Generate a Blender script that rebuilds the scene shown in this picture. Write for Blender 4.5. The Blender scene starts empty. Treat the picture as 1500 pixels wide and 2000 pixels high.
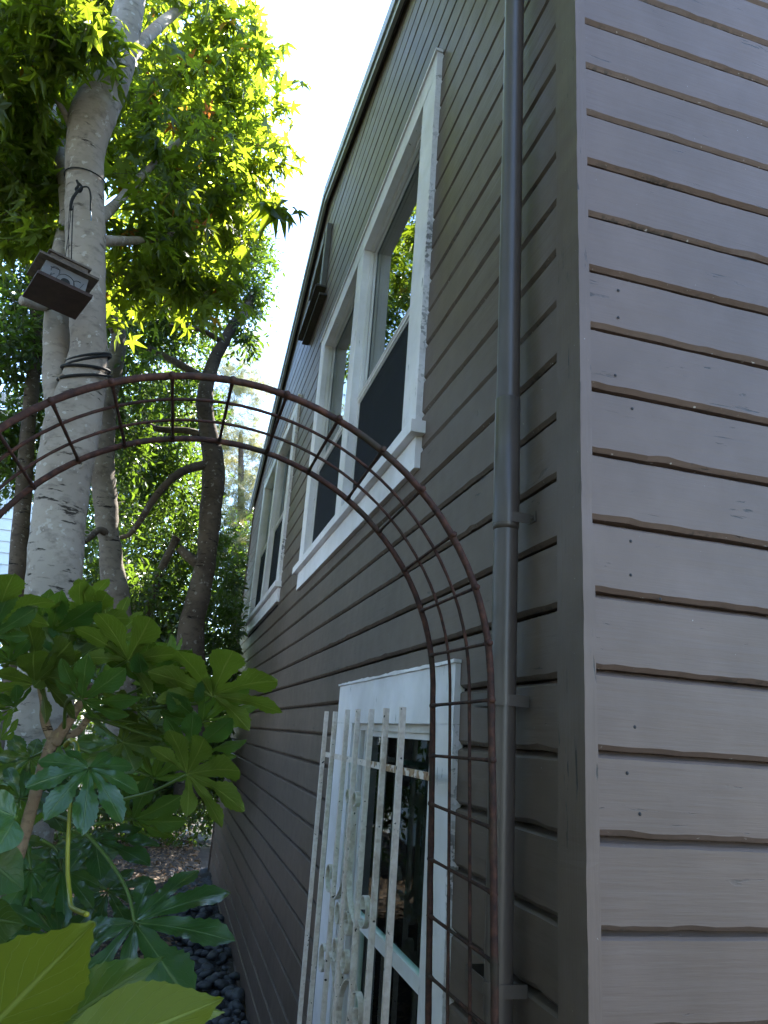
import bpy, math, random
import numpy as np
from mathutils import Vector, Matrix, noise as mn
RAD = math.radians
random.seed(7); rng = np.random.default_rng(11)
S = bpy.context.scene
COL = S.collection

# ------------------------------------------------------------------ camera, sky, sun, exposure
CAM = Vector((-0.68043, -1.14125, 1.65))
FOC = 1415.0
CR = Vector((0.95991754, -0.27188769, 0.06808373)); CR.normalize()     # camera right (world)
CD = Vector((0.14320729, 0.26695889, -0.9530082)); CD.normalize()      # camera down
CF = Vector((0.24093564, 0.92455937, 0.29519482)); CF.normalize()      # camera forward
cd = bpy.data.cameras.new('camera'); cam = bpy.data.objects.new('camera', cd); COL.objects.link(cam)
cd.sensor_fit = 'AUTO'; cd.sensor_width = 36.0; cd.lens = 36.0 * FOC / 2000.0
cd.clip_start = 0.02; cd.clip_end = 2000
m = Matrix.Identity(4)
for i in range(3):
    m[i][0] = CR[i]; m[i][1] = -CD[i]; m[i][2] = -CF[i]; m[i][3] = CAM[i]
cam.matrix_world = m
S.camera = cam
SUN_AZ = Vector((0.545, 0.84, 0)).normalized(); SUN_EL = RAD(55)
sd = Vector((SUN_AZ.x*math.cos(SUN_EL), SUN_AZ.y*math.cos(SUN_EL), math.sin(SUN_EL)))
W = bpy.data.worlds.new("World"); S.world = W; W.use_nodes = True
wt = W.node_tree; bg = wt.nodes['Background']
sky = wt.nodes.new('ShaderNodeTexSky'); sky.sky_type = 'NISHITA'; sky.sun_disc = False
sky.sun_elevation = SUN_EL; sky.sun_rotation = math.atan2(SUN_AZ.x, SUN_AZ.y)
sky.dust_density = 0.1; sky.ozone_density = 2.6; sky.air_density = 1.0
wt.links.new(sky.outputs[0], bg.inputs[0]); bg.inputs[1].default_value = 0.15
sl = bpy.data.lights.new('sun', 'SUN'); sl.energy = 5.0; sl.angle = RAD(0.53); sl.color = (1, 0.95, 0.86)
so = bpy.data.objects.new('sun', sl); COL.objects.link(so)
so.rotation_euler = (-sd).to_track_quat('-Z', 'Y').to_euler()
S.view_settings.view_transform = 'Standard'; S.view_settings.look = 'None'
S.view_settings.exposure = 2.75; S.view_settings.gamma = 1.0
S.view_settings.use_curve_mapping = False
S.render.engine = 'CYCLES'
S.cycles.max_bounces = 9; S.cycles.transparent_max_bounces = 12; S.cycles.use_denoising = True
S.cycles.sample_clamp_indirect = 8.0

# ------------------------------------------------------------------ small helpers
def ray(px, py):
    return CR*(px-750) + CD*(py-1000) + CF*FOC
def atY(px, py, Y):            # survey point: where the sight line meets the vertical plane at depth Y
    r = ray(px, py); return CAM + r*((Y-CAM.y)/r.y)
def atD(px, py, d):            # survey point d metres in front of the camera
    r = ray(px, py); return CAM + r*(d/FOC)
def depth(p): return (Vector(p)-CAM).dot(CF)

def tag(o, label=None, cat=None, group=None, kind=None):
    if label: o['label'] = label
    if cat: o['category'] = cat
    if group: o['group'] = group
    if kind: o['kind'] = kind
    return o
def empty(name, loc=(0, 0, 0), parent=None):
    o = bpy.data.objects.new(name, None); COL.objects.link(o); o.location = loc; o.parent = parent
    o.empty_display_size = 0.1
    return o
def link(name, me, parent=None):
    o = bpy.data.objects.new(name, me); COL.objects.link(o)
    if parent is not None:
        o.parent = parent
        if parent.type == 'EMPTY': o.matrix_parent_inverse = Matrix.Translation(-Vector(parent.location))
    return o
def mesh(name, vs, fs, mat, parent=None, smooth=False, attr=None, uv=None):
    me = bpy.data.meshes.new(name)
    me.from_pydata([tuple(v) for v in vs], [], fs); me.update()
    if mat: me.materials.append(mat)
    if smooth: me.polygons.foreach_set('use_smooth', [True]*len(me.polygons))
    if attr:
        for k, vals in attr.items():
            a = me.attributes.new(k, 'FLOAT', 'POINT'); a.data.foreach_set('value', vals)
    if uv:
        l = me.uv_layers.new(name='uv')
        idx = np.zeros(len(me.loops), dtype=np.int32); me.loops.foreach_get('vertex_index', idx)
        l.data.foreach_set('uv', np.asarray(uv, dtype=np.float32)[idx].ravel())
    return link(name, me, parent)

class MB:                        # collects shapes for ONE mesh object
    def __init__(s): s.v = []; s.f = []
    def add(s, vs, fs):
        n = len(s.v); s.v += [tuple(v) for v in vs]; s.f += [tuple(i+n for i in f) for f in fs]; return s
    def box(s, a, b):
        x0, y0, z0 = a; x1, y1, z1 = b
        if x0 > x1: x0, x1 = x1, x0
        if y0 > y1: y0, y1 = y1, y0
        if z0 > z1: z0, z1 = z1, z0
        return s.add([(x0,y0,z0),(x1,y0,z0),(x1,y1,z0),(x0,y1,z0),(x0,y0,z1),(x1,y0,z1),(x1,y1,z1),(x0,y1,z1)],
              [(0,3,2,1),(4,5,6,7),(0,1,5,4),(1,2,6,5),(2,3,7,6),(3,0,4,7)])
    def tube(s, pts, rad, n=8, cap=True, disp=None):
        v, f = tube(pts, rad, n, cap, disp); return s.add(v, f)
    def build(s, name, mat, parent=None, smooth=False, bevel=0, wobble=0):
        vs = s.v
        if wobble:
            vs = [Vector(p) + wobble*mn.noise_vector(Vector(p)*9.0) for p in vs]
        o = mesh(name, vs, s.f, mat, parent, smooth)
        if bevel:
            md = o.modifiers.new('bevel', 'BEVEL'); md.width = bevel; md.segments = 2; md.limit_method = 'ANGLE'
            if smooth is False: o.data.polygons.foreach_set('use_smooth', [False]*len(o.data.polygons))
        return o
def tube(pts, rad, n=8, cap=True, disp=None):
    pts = [Vector(p) for p in pts]; N = len(pts)
    if not hasattr(rad, '__len__'): rad = [rad]*N
    vs = []; fs = []; ref = None
    for i, p in enumerate(pts):
        t = (pts[min(i+1, N-1)]-pts[max(i-1, 0)])
        t = t.normalized() if t.length > 1e-9 else Vector((0, 0, 1))
        if ref is None:
            ref = Vector((0, 0, 1)) if abs(t.z) < .8 else Vector((1, 0, 0))
        u = (ref - t*ref.dot(t)).normalized(); w = t.cross(u); ref = u
        for k in range(n):
            a = 2*math.pi*k/n; d = u*math.cos(a)+w*math.sin(a); r = rad[i]
            if disp: r *= disp(p+d*rad[i])
            vs.append(p+d*r)
    for i in range(N-1):
        for k in range(n):
            a = i*n+k; b = i*n+(k+1) % n; fs.append((a, b, b+n, a+n))
    if cap: fs.append(tuple(range(n-1, -1, -1))); fs.append(tuple((N-1)*n+k for k in range(n)))
    return vs, fs
def spline(pts, per=6, rad=None):
    P = [Vector(p) for p in pts]; out = []; ro = []
    for i in range(len(P)-1):
        p0 = P[max(i-1, 0)]; p1 = P[i]; p2 = P[i+1]; p3 = P[min(i+2, len(P)-1)]
        for k in range(per):
            t = k/per
            out.append(0.5*((2*p1)+(p2-p0)*t+(2*p0-5*p1+4*p2-p3)*t*t+(3*p1-p0-3*p2+p3)*t**3))
            if rad: ro.append(rad[i]*(1-t)+rad[i+1]*t)
    out.append(P[-1])
    if rad: ro.append(rad[-1])
    return (out, ro) if rad else out

# ------------------------------------------------------------------ materials
class NT:
    def __init__(s, name):
        s.m = bpy.data.materials.new(name); s.m.use_nodes = True; s.t = s.m.node_tree
        s.t.nodes.clear(); s.out = s.t.nodes.new('ShaderNodeOutputMaterial')
    def n(s, typ, **kw):
        nd = s.t.nodes.new('ShaderNode'+typ)
        for k, v in kw.items(): setattr(nd, k, v)
        return nd
    def l(s, a, b): s.t.links.new(a, b)
    def val(s, sock, v):
        if isinstance(v, bpy.types.NodeSocket): s.l(v, sock)
        else: sock.default_value = v
    def obj(s, scale=(1, 1, 1)):
        tc = s.n('TexCoord'); mp = s.n('Mapping'); s.l(tc.outputs['Object'], mp.inputs[0]); mp.inputs['Scale'].default_value = scale
        return mp.outputs[0]
    def noise(s, vec, scale, detail=4, rough=.55, dist=0):
        nd = s.n('TexNoise'); s.l(vec, nd.inputs['Vector']); nd.inputs['Scale'].default_value = scale
        nd.inputs['Detail'].default_value = detail; nd.inputs['Roughness'].default_value = rough; nd.inputs['Distortion'].default_value = dist
        return nd.outputs['Fac']
    def ramp(s, fac, stops, interp='LINEAR'):
        nd = s.n('ValToRGB'); nd.color_ramp.interpolation = interp; e = nd.color_ramp.elements
        while len(e) < len(stops): e.new(0.5)
        for el, (p, c) in zip(e, stops):
            el.position = p; el.color = (c, c, c, 1) if not hasattr(c, '__len__') else (*c, 1)
        s.l(fac, nd.inputs[0]); return nd.outputs[0]
    def math(s, op, a, b=0.0, clamp=False):
        nd = s.n('Math', operation=op); nd.use_clamp = clamp; s.val(nd.inputs[0], a); s.val(nd.inputs[1], b); return nd.outputs[0]
    def mix(s, f, a, b, mode='MIX'):
        nd = s.n('Mix', data_type='RGBA', blend_type=mode)
        s.val(nd.inputs[0], f)
        for sock, v in ((nd.inputs[6], a), (nd.inputs[7], b)):
            if isinstance(v, bpy.types.NodeSocket): s.l(v, sock)
            else: sock.default_value = (*v, 1)
        return nd.outputs[2]
    def bump(s, h, strength, dist=.002, normal=None):
        nd = s.n('Bump'); nd.inputs['Strength'].default_value = strength; nd.inputs['Distance'].default_value = dist
        s.l(h, nd.inputs['Height'])
        if normal: s.l(normal, nd.inputs['Normal'])
        return nd.outputs[0]
    def bsdf(s, color, rough=.5, normal=None, metal=0, spec=.5):
        b = s.n('BsdfPrincipled')
        s.val(b.inputs['Base Color'], color if isinstance(color, bpy.types.NodeSocket) else (*color, 1))
        s.val(b.inputs['Roughness'], rough); b.inputs['Metallic'].default_value = metal
        b.inputs['Specular IOR Level'].default_value = spec
        if normal: s.l(normal, b.inputs['Normal'])
        return b.outputs[0]
    def done(s, sh): s.l(sh, s.out.inputs[0]); return s.m

def m_paint(name, along, base, chips=.62, edge=True, rough=.42):
    t = NT(name)
    sc = (.5, 9, 9) if along == 'x' else ((9, .5, 9) if along == 'y' else (9, 9, .5))
    sc2 = (7, 60, 60) if along == 'x' else ((60, 7, 60) if along == 'y' else (60, 60, 7))
    v = t.obj(); g = t.obj(sc); c2 = t.obj(sc2)
    big = t.noise(v, 1.7, 3); mid = t.noise(v, 14, 5)
    col = t.mix(t.ramp(big, [(.3, 0), (.7, 1)]), tuple(x*.80 for x in base), tuple(x*1.14 for x in base))
    col = t.mix(t.math('MULTIPLY', t.ramp(t.noise(t.obj(), 6.5, 6, .65), [(.45, 0), (.75, 1)]), .35), col, (base[0]*1.25, base[1]*1.3, base[2]*1.45))
    col = t.mix(t.math('MULTIPLY', t.ramp(mid, [(.35, 0), (.75, 1)]), .22), col, tuple(x*.62 for x in base))
    # pale drips and specks of old primer
    sp = t.ramp(t.noise(v, 110, 2), [(.76, 0), (.79, 1)])
    col = t.mix(t.math('MULTIPLY', sp, .6), col, (.45, .43, .40))
    # curled, cracked paint in patches
    ck = t.noise(c2, 1.0, 6, .6, .6)
    crack = t.ramp(ck, [(.63, 0), (.655, 1)])
    patch = t.ramp(t.noise(v, 5.3, 5), [(chips-.06, 0), (chips+.02, 1)])
    cm = t.math('MULTIPLY', crack, patch)
    col = t.mix(cm, col, (.035, .03, .026))
    h = t.math('ADD', t.math('MULTIPLY', t.noise(g, 6, 6, .6), .9), t.math('MULTIPLY', mid, .3))
    h = t.math('SUBTRACT', h, t.math('MULTIPLY', cm, .8))
    if edge:
        at = t.n('Attribute', attribute_name='e')
        en = t.noise(v, 60, 3)
        pm_ = t.ramp(t.noise(v, 3.1, 2), [(.50, .12), (.60, 1)])
        em = t.math('MULTIPLY', t.math('MULTIPLY', at.outputs['Fac'], pm_), t.ramp(en, [(.50, 0), (.56, 1)]))
        col = t.mix(em, col, (.04, .034, .028))
        em2 = t.math('MULTIPLY', at.outputs['Fac'], t.ramp(t.noise(v, 85, 2), [(.70, 0), (.73, 1)]))
        col = t.mix(em2, col, (.42, .40, .37))
    nb = t.bump(h, .35, .004)
    return t.done(t.bsdf(col, t.math('ADD', rough, t.math('MULTIPLY', mid, .15)), nb, spec=.32))
PAINT = (.119, .083, .064)
M = {}
M['side'] = m_paint('side_siding_paint', 'y', PAINT, .60)
M['front'] = m_paint('front_siding_paint', 'x', PAINT, .56)
M['corner'] = m_paint('corner_board_paint', 'z', PAINT, .50)
M['white'] = m_paint('white_trim_paint', 'z', (.80, .745, .755), .60, rough=.4)
M['white2'] = m_paint('white_frame_paint', 'z', (.76, .71, .69), .66, edge=False, rough=.4)
M['vent'] = m_paint('vent_wood_paint', 'z', (.13, .118, .105), .5, edge=False)
def simple(name, col, rough=.6, metal=0, var=.25, scale=20, bump=.2, spec=.5):
    t = NT(name); v = t.obj(); a = t.noise(v, scale, 5)
    c = t.mix(t.ramp(a, [(.3, 0), (.7, 1)]), tuple(x*(1-var) for x in col), tuple(min(1, x*(1+var)) for x in col))
    return t.done(t.bsdf(c, rough, t.bump(a, bump, .002), metal, spec))
M['pipe'] = simple('downspout_paint', (.080, .062, .052), .38, 0, .12, 9, .05)
M['dark'] = simple('dark_interior', (.012, .012, .013), .8, 0, .2, 5, 0)
M['flash'] = simple('roof_edge_metal', (.33, .34, .35), .45, 0, .15, 8, .05)
M['roof'] = simple('roof_felt', (.035, .034, .033), .9)
M['rope'] = simple('black_rope', (.012, .012, .013), .85, 0, .4, 200, .4)
M['soil'] = simple('soil', (.035, .025, .017), .95, 0, .45, 7, .7)
M['pebble'] = simple('dark_pebble', (.035, .037, .042), .6, 0, .35, 30, .2)
M['screen'] = None
def m_rust():
    t = NT('rusted_iron'); v = t.obj(); a = t.noise(v, 60, 6); b = t.noise(v, 9, 3)
    c = t.ramp(a, [(.3, (.016, .008, .007)), (.5, (.040, .016, .011)), (.72, (.085, .034, .020))])
    c = t.mix(t.ramp(b, [(.55, 0), (.75, 1)]), c, (.028, .025, .015))
    w = t.ramp(t.noise(v, 28, 1), [(.775, 0), (.785, 1)])
    c = t.mix(w, c, (.5, .48, .45))
    return t.done(t.bsdf(c, .78, t.bump(a, .7, .003), 0, .3))
M['rust'] = m_rust()
def m_grille():
    t = NT('flaking_white_enamel'); v = t.obj(); a = t.noise(v, 26, 3); b = t.noise(v, 90, 4)
    at = t.n('Attribute', attribute_name='e')
    c = t.mix(t.ramp(b, [(.3, 0), (.7, 1)]), (.66, .55, .49), (.80, .70, .65))
    r = t.ramp(b, [(.35, (.22, .09, .03)), (.6, (.40, .26, .14))])
    c = t.mix(t.math('MULTIPLY', at.outputs['Fac'], t.ramp(a, [(.46, 0), (.54, 1)])), c, r)
    c = t.mix(t.ramp(t.noise(v, 55, 3), [(.675, 0), (.69, 1)]), c, (.02, .016, .014))
    return t.done(t.bsdf(c, .5, t.bump(b, .25, .002), 0, .4))
M['enamel'] = m_grille()
def m_glass(name, tint, ior):
    t = NT(name); fr = t.n('Fresnel'); fr.inputs[0].default_value = ior
    nb = t.bump(t.noise(t.obj(), 2.2, 1), .05, .003)
    gl = t.n('BsdfGlossy'); gl.inputs['Roughness'].default_value = 0.0; gl.inputs['Color'].default_value = (.93, .97, .95, 1)
    t.l(nb, gl.inputs['Normal'])
    tr = t.n('BsdfTransparent'); tr.inputs[0].default_value = (*tint, 1)
    mx = t.n('MixShader'); t.l(fr.outputs[0], mx.inputs[0]); t.l(tr.outputs[0], mx.inputs[1]); t.l(gl.outputs[0], mx.inputs[2])
    return t.done(mx.outputs[0])
M['glass'] = m_glass('window_glass', (.80, .86, .84), 2.3)
M['glass_low'] = m_glass('lower_window_glass', (.86, .97, .93), 1.12)
def m_screen():
    t = NT('insect_screen')
    df = t.bsdf((.026, .028, .033), .9, None, 0, .08)
    tr = t.n('BsdfTransparent'); tr.inputs[0].default_value = (1, 1, 1, 1)
    mx = t.n('MixShader'); mx.inputs[0].default_value = .80
    t.l(tr.outputs[0], mx.inputs[1]); t.l(df, mx.inputs[2]); return t.done(mx.outputs[0])
M['screen'] = m_screen()
M['curtain'] = simple('pleated_curtain', (.28, .66, .58), .9, 0, .1, 6, .1)
def m_bark(name, a, b, blot, scale=1.0, hor=True):
    t = NT(name); v = t.obj(); vh = t.obj((1, 1, 1.7)) if hor else t.obj((3, 3, .7))
    n1 = t.noise(v, 3.5*scale, 4); n2 = t.noise(vh, 16*scale, 6, .62); n3 = t.noise(v, 26*scale, 3)
    c = t.mix(t.ramp(n1, [(.35, 0), (.65, 1)]), a, b)
    c = t.mix(t.ramp(n2, [(.50, 0), (.66, .55)]), c, tuple(x*.5 for x in a))
    c = t.mix(t.math('MULTIPLY', t.ramp(n3, [(.63, 0), (.66, 1)]), .7), c, blot)
    ck = t.ramp(t.noise(t.obj((7, 7, 34) if hor else (40, 40, 6)), 1.0*scale, 5, .65), [(.60, 0), (.64, 1)])
    ck = t.math('MULTIPLY', ck, t.ramp(t.noise(v, 6, 2), [(.45, 0), (.55, 1)]))
    c = t.mix(ck, c, tuple(x*.18 for x in a))
    h = t.math('SUBTRACT', t.math('ADD', n2, t.math('MULTIPLY', n3, .4)), ck)
    return t.done(t.bsdf(c, .85, t.bump(h, .5, .008), 0, .2))
M['bark'] = m_bark('pale_smooth_bark', (.28, .235, .20), (.40, .345, .30), (.52, .48, .44))
M['bark2'] = m_bark('dark_rough_bark', (.065, .048, .036), (.12, .092, .07), (.24, .22, .19))
M['bark3'] = m_bark('knotted_bark', (.13, .105, .085), (.20, .17, .14), (.30, .28, .25))
M['stem'] = m_bark('scarred_shrub_stem', (.20, .125, .075), (.27, .19, .12), (.30, .24, .12), 3.0)
M['twig'] = simple('twig_bark', (.09, .065, .04), .8)
def m_leaf(name, top, under, trans, tw=.5, rough=.4, veins=False, autumn=0.0, spec=.5):
    t = NT(name)
    at = t.n('Attribute', attribute_name='rnd'); oi = t.n('ObjectInfo')
    r = t.math('FRACT', t.math('ADD', at.outputs['Fac'], oi.outputs['Random']))
    geo = t.n('NewGeometry')
    v = t.obj(); nz = t.noise(v, 9, 3)
    k = t.math('ADD', .72, t.math('MULTIPLY', r, .56))
    def sc(c):
        nd = t.n('VectorMath', operation='SCALE'); 
        if isinstance(c, bpy.types.NodeSocket): t.l(c, nd.inputs[0])
        else: nd.inputs[0].default_value = c
        t.l(k, nd.inputs['Scale']); return nd.outputs[0]
    T = sc(top); U = sc(under); TR = sc(trans)
    if autumn:
        am = t.ramp(r, [(1-autumn-.01, 0), (1-autumn, 1)])
        oc = t.ramp(t.math('FRACT', t.math('MULTIPLY', r, 37.0)), [(0, (.42, .33, .04)), (.6, (.50, .26, .03)), (1, (.35, .08, .02))])
        T = t.mix(am, T, oc); U = t.mix(am, U, oc); TR = t.mix(am, TR, oc)
    c = t.mix(geo.outputs['Backfacing'], T, U)
    h = nz
    if veins:
        uv = t.n('UVMap', uv_map='uv'); sp = t.n('SeparateXYZ'); t.l(uv.outputs[0], sp.inputs[0])
        au = t.math('ABSOLUTE', sp.outputs[0])
        mid = t.ramp(au, [(.030, 1), (.065, 0)])
        w = t.math('FRACT', t.math('SUBTRACT', t.math('MULTIPLY', sp.outputs[1], 8.0), t.math('MULTIPLY', au, 3.2)))
        lat = t.ramp(t.math('ABSOLUTE', t.math('SUBTRACT', w, .5)), [(0, .55), (.05, 0)])
        vm = t.math('MAXIMUM', mid, lat)
        vc = t.mix(geo.outputs['Backfacing'], (.11, .18, .055), (.26, .32, .07))
        c = t.mix(t.math('MULTIPLY', vm, .75), c, vc)
        TR = t.mix(t.math('MULTIPLY', vm, .5), TR, (.30, .32, .06))
        h = t.math('ADD', t.math('MULTIPLY', nz, .3), vm)
    nb = t.bump(h, .45 if veins else .25, .004)
    b = t.bsdf(c, t.math('ADD', rough, t.math('MULTIPLY', geo.outputs['Backfacing'], .25)), nb, 0, spec)
    tl = t.n('BsdfTranslucent'); t.l(TR, tl.inputs[0]); t.l(nb, tl.inputs[1])
    mx = t.n('MixShader'); mx.inputs[0].default_value = tw; t.l(b, mx.inputs[1]); t.l(tl.outputs[0], mx.inputs[2])
    return t.done(mx.outputs[0])
M['gum'] = m_leaf('lobed_tree_leaf', (.035, .070, .014), (.08, .12, .03), (.33, .43, .022), .55, .36, autumn=.012)
M['bay'] = m_leaf('small_glossy_leaf', (.022, .045, .013), (.045, .07, .02), (.18, .30, .02), .35, .28, spec=.6)
M['pale'] = m_leaf('feathery_pale_leaf', (.17, .19, .09), (.20, .21, .11), (.42, .40, .14), .4, .5)
M['fat'] = m_leaf('palmate_leaf', (.028, .082, .020), (.075, .115, .016), (.20, .28, .018), .38, .22, veins=True, spec=.6)
M['fatb'] = m_leaf('broad_leaf', (.030, .080, .020), (.095, .120, .010), (.20, .24, .010), .38, .32, veins=True)
M['petiole'] = simple('green_leaf_stalk', (.06, .10, .015), .45, 0, .25, 30, .1)
M['yellow'] = simple('yellow_leaf_stalk', (.22, .21, .012), .45, 0, .15, 30, .1)
M['litter'] = m_leaf('dry_leaf', (.16, .10, .055), (.20, .14, .08), (.20, .12, .05), .2, .7)

# ------------------------------------------------------------------ ground and path
def sheet(name, x0, x1, y0, y1, z, nx, ny, mat, amp, label=None):
    vs = []; fs = []
    for j in range(ny+1):
        for i in range(nx+1):
            x = x0+(x1-x0)*i/nx; y = y0+(y1-y0)*j/ny
            vs.append((x, y, z+amp*mn.noise(Vector((x*1.3, y*1.3, 3)))+amp*.5*mn.noise(Vector((x*5, y*5, 1)))))
    for j in range(ny):
        for i in range(nx):
            a = j*(nx+1)+i; fs.append((a, a+1, a+nx+2, a+nx+1))
    o = mesh(name, vs, fs, mat, None, True); tag(o, kind='structure'); return o
g0 = mesh('ground', [(-400, -400, -.09), (400, -400, -.09), (400, 400, -.09), (-400, 400, -.09)], [(0, 1, 2, 3)], M['soil']); tag(g0, kind='structure')
ground = sheet('garden_soil', -6, 0.3, -2, 20, 0.0, 80, 240, M['soil'], .05)

g1 = mesh('patio', [(-25, -40, .01), (25, -40, .01), (25, -4.2, .01), (-25, -4.2, .01)], [(0, 1, 2, 3)], simple('pale_concrete', (.10, .085, .066), .9, 0, .15, 3, .1)); tag(g1, kind='structure')
# pebbles along the foot of the wall
bed = empty('pebble_bed', (-.25, 3, 0)); tag(bed, 'strip of dark rounded pebbles along the foot of the grey house wall', 'pebbles')
def pebble_mesh(k):
    r = random.Random(k); vs = []; fs = []
    for j in range(1, 5):
        for i in range(8):
            a = math.pi*j/5; b = 2*math.pi*i/8
            p = Vector((math.sin(a)*math.cos(b), math.sin(a)*math.sin(b)*.75, math.cos(a)*.5))
            vs.append(p*(1+.25*mn.noise(p*1.5+Vector((k*7, 0, 0)))))
    vs += [Vector((0, 0, .5)), Vector((0, 0, -.5))]
    for j in range(3):
        for i in range(8): fs.append((j*8+i, (j+1)*8+i, (j+1)*8+(i+1) % 8, j*8+(i+1) % 8))
    for i in range(8): fs.append((32, i, (i+1) % 8)); fs.append((33, 24+(i+1) % 8, 24+i))
    me = bpy.data.meshes.new('pebble'); me.from_pydata([tuple(v) for v in vs], [], fs); me.materials.append(M['pebble'])
    me.polygons.foreach_set('use_smooth', [True]*len(me.polygons)); return me
pm = [pebble_mesh(k) for k in range(5)]
for k in range(290):
    o = link('pebble', random.choice(pm), bed)
    y = 2.2+4.8*random.random()**1.2; x = -.40+.38*random.random()
    s = random.uniform(.03, .062)
    o.location = (x, y, .02+random.uniform(0, .05)); o.scale = (s, s, s)
    o.rotation_euler = (random.uniform(-.4, .4), random.uniform(-.4, .4), random.uniform(0, 6.3))
bvs, bfs = [], []
for k in range(2200):
    x = -.44+.42*random.random(); y = -.5+9*random.random(); s = random.uniform(.02, .045); n = len(bvs)
    for (dx, dy, dz) in ((1, 0, 0), (.3, .9, 0), (-.8, .6, 0), (-.9, -.5, 0), (.4, -.9, 0), (0, 0, .6)):
        bvs.append((x+dx*s, y+dy*s, .0+dz*s+random.uniform(0, .012)))
    for i in range(5): bfs.append((n+i, n+(i+1) % 5, n+5))
o = mesh('small_pebbles', bvs, bfs, M['pebble'], bed, True); tag(o, kind='stuff')

# ------------------------------------------------------------------ the house
house = empty('house', (0, 0, 0)); tag(house, 'grey painted clapboard house wall with white trimmed windows', 'house')
HY = 8.42
PKY, PKZ = 4.06, 6.10
def rake(y): return PKZ-(PKY-y)*.236 if y < PKY else PKZ-(y-PKY)*.345
SZ0, SP = 3.390, .13438
holes = [(1.06, 3.50, 2.56, 4.33), (.61, 1.92, .50, 1.83), (4.62, 7.05, 2.60, 4.36), (3.84, 4.34, 5.05, 5.50)]
PROF = [(0, -.0347, .2), (0, -.0085, 1), (.0085, -.0003, .0), (.45, .0, 0), (-.0135, .0, 0), (-.0090, -.0060, .1), (-.0062, -.0160, .3), (.004, -.0360, .2)]
def board(name, axis, a0, a1, b, s, mat, clip=None, seed=0, step=.035):
    # axis 'y': face looks to -X ; axis 'x': face looks to -Y.
    n = max(3, int((a1-a0)/step)); vs = []; at = []; fs = []; P = len(PROF)
    bow = random.uniform(-.0012, .0012)
    for i in range(n+1):
        a = a0+(a1-a0)*i/n
        wob = .0016*mn.noise(Vector((a*2.1, seed*3.3, 0))) + .0017*mn.noise(Vector((a*19, seed*5.1, 2)))+.0010*mn.noise(Vector((a*47, seed*2.1, 8)))
        chip = max(0, mn.noise(Vector((a*8, seed*9.7, 5)))-.30)*.020
        for j, (dz, out, e) in enumerate(PROF):
            if j == 3: z = b+s*.5
            elif j >= 4: z = b+s+dz
            else: z = b+dz
            if j in (1, 2): z += chip*(.5 if j == 1 else .8)+wob*(1 if j == 1 else 1.6)
            if j in (4, 5): z += wob*.7
            o = out
            if j in (2, 3, 4): o += bow + .0010*mn.noise(Vector((a*1.1, j, seed*2.0)))
            if clip: z = min(z, clip(a))
            vs.append((-o, a, z) if axis == 'y' else (a, -o, z)); at.append(e)
    for i in range(n):
        for j in range(P-1):
            q = (i*P+j, i*P+j+1, (i+1)*P+j+1, (i+1)*P+j)
            fs.append(q if axis == 'x' else q[::-1])
    fs.append(tuple(range(P))); fs.append(tuple(n*P+k for k in range(P-1, -1, -1)))
    return mesh(name, vs, fs, mat, house, False, {'e': at})
for o_ in (0,):
    for i in range(-27, 26):
        zb = SZ0-SP*(-i)-SP if False else SZ0+SP*i
        zt = zb+SP
        if zt < -.02: continue
        segs = [(.077, HY)]
        # clip to the gable
        lim = lambda z: (PKY-(PKZ-z)/.236, PKY+(PKZ-z)/.345)
        zc = zb+.004
        y0, y1 = lim(zc)
        if zc > rake(PKY)-.01: continue
        segs = [(max(.077, y0), min(HY, y1))]
        if segs[0][1]-segs[0][0] < .05: continue
        for (h0, h1, z0, z1) in holes:
            if zb+SP*.35 > z0-.001 and zt-SP*.35 < z1:
                ns = []
                for (s0, s1) in segs:
                    if h1 <= s0 or h0 >= s1: ns.append((s0, s1)); continue
                    if h0 > s0: ns.append((s0, h0))
                    if h1 < s1: ns.append((h1, s1))
                segs = ns
        for (s0, s1) in segs:
            if s1-s0 > .02: board('siding_board', 'y', s0, s1, zb, SP, M['side'], lambda a: rake(a)-.02, seed=i*3+s0)
FZ0, FP = 3.158, .1368
for i in range(-23, 14):
    zb = FZ0+FP*i
    board('siding_board', 'x', .0108, 2.2, zb, FP, M['front'], seed=100+i, step=.022)
# backing walls (sheathing) with window openings, so no light leaks through
mb = MB()
ys = sorted({.05, HY-.01, *[h[0]+.02 for h in holes[:3]], *[h[1]-.02 for h in holes[:3]]})
def inhole(y, z): return any(h[0] < y < h[1] and h[2] < z < h[3] for h in holes[:3])
zs = sorted({-.08, 4.60, *[h[2]+.02 for h in holes[:3]], *[h[3]-.02 for h in holes[:3]]})
for a, b in zip(ys[:-1], ys[1:]):
    for c, d in zip(zs[:-1], zs[1:]):
        if not inhole((a+b)/2, (c+d)/2): mb.box((.042, a, c), (.10, b, d))
mb.build('wall', M['dark'], house)
gv = [(.03, 4.60), (HY-.01, 4.60), (PKY, PKZ-.05), (.03, rake(.03)-.05)]
mb = MB(); V = [(.042, y, z) for y, z in gv]+[(.10, y, z) for y, z in gv]
mb.add(V, [(0, 1, 2, 3), (7, 6, 5, 4), (0, 4, 5, 1), (1, 5, 6, 2), (2, 6, 7, 3), (3, 7, 4, 0)]).build('gable_wall', M['dark'], house)
MB().box((.10, .042, -.08), (2.2, .10, 4.95)).build('wall', M['dark'], house)
MB().box((2.2, 0.02, -.08), (2.3, HY, 4.6)).build('wall', M['dark'], house)
MB().box((.10, HY-.1, -.08), (2.2, HY, 4.6)).build('wall', M['side'], house)
MB().box((.10, .1, 2.3), (2.2, HY-.1, 2.36)).build('floor', M['dark'], house)
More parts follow.
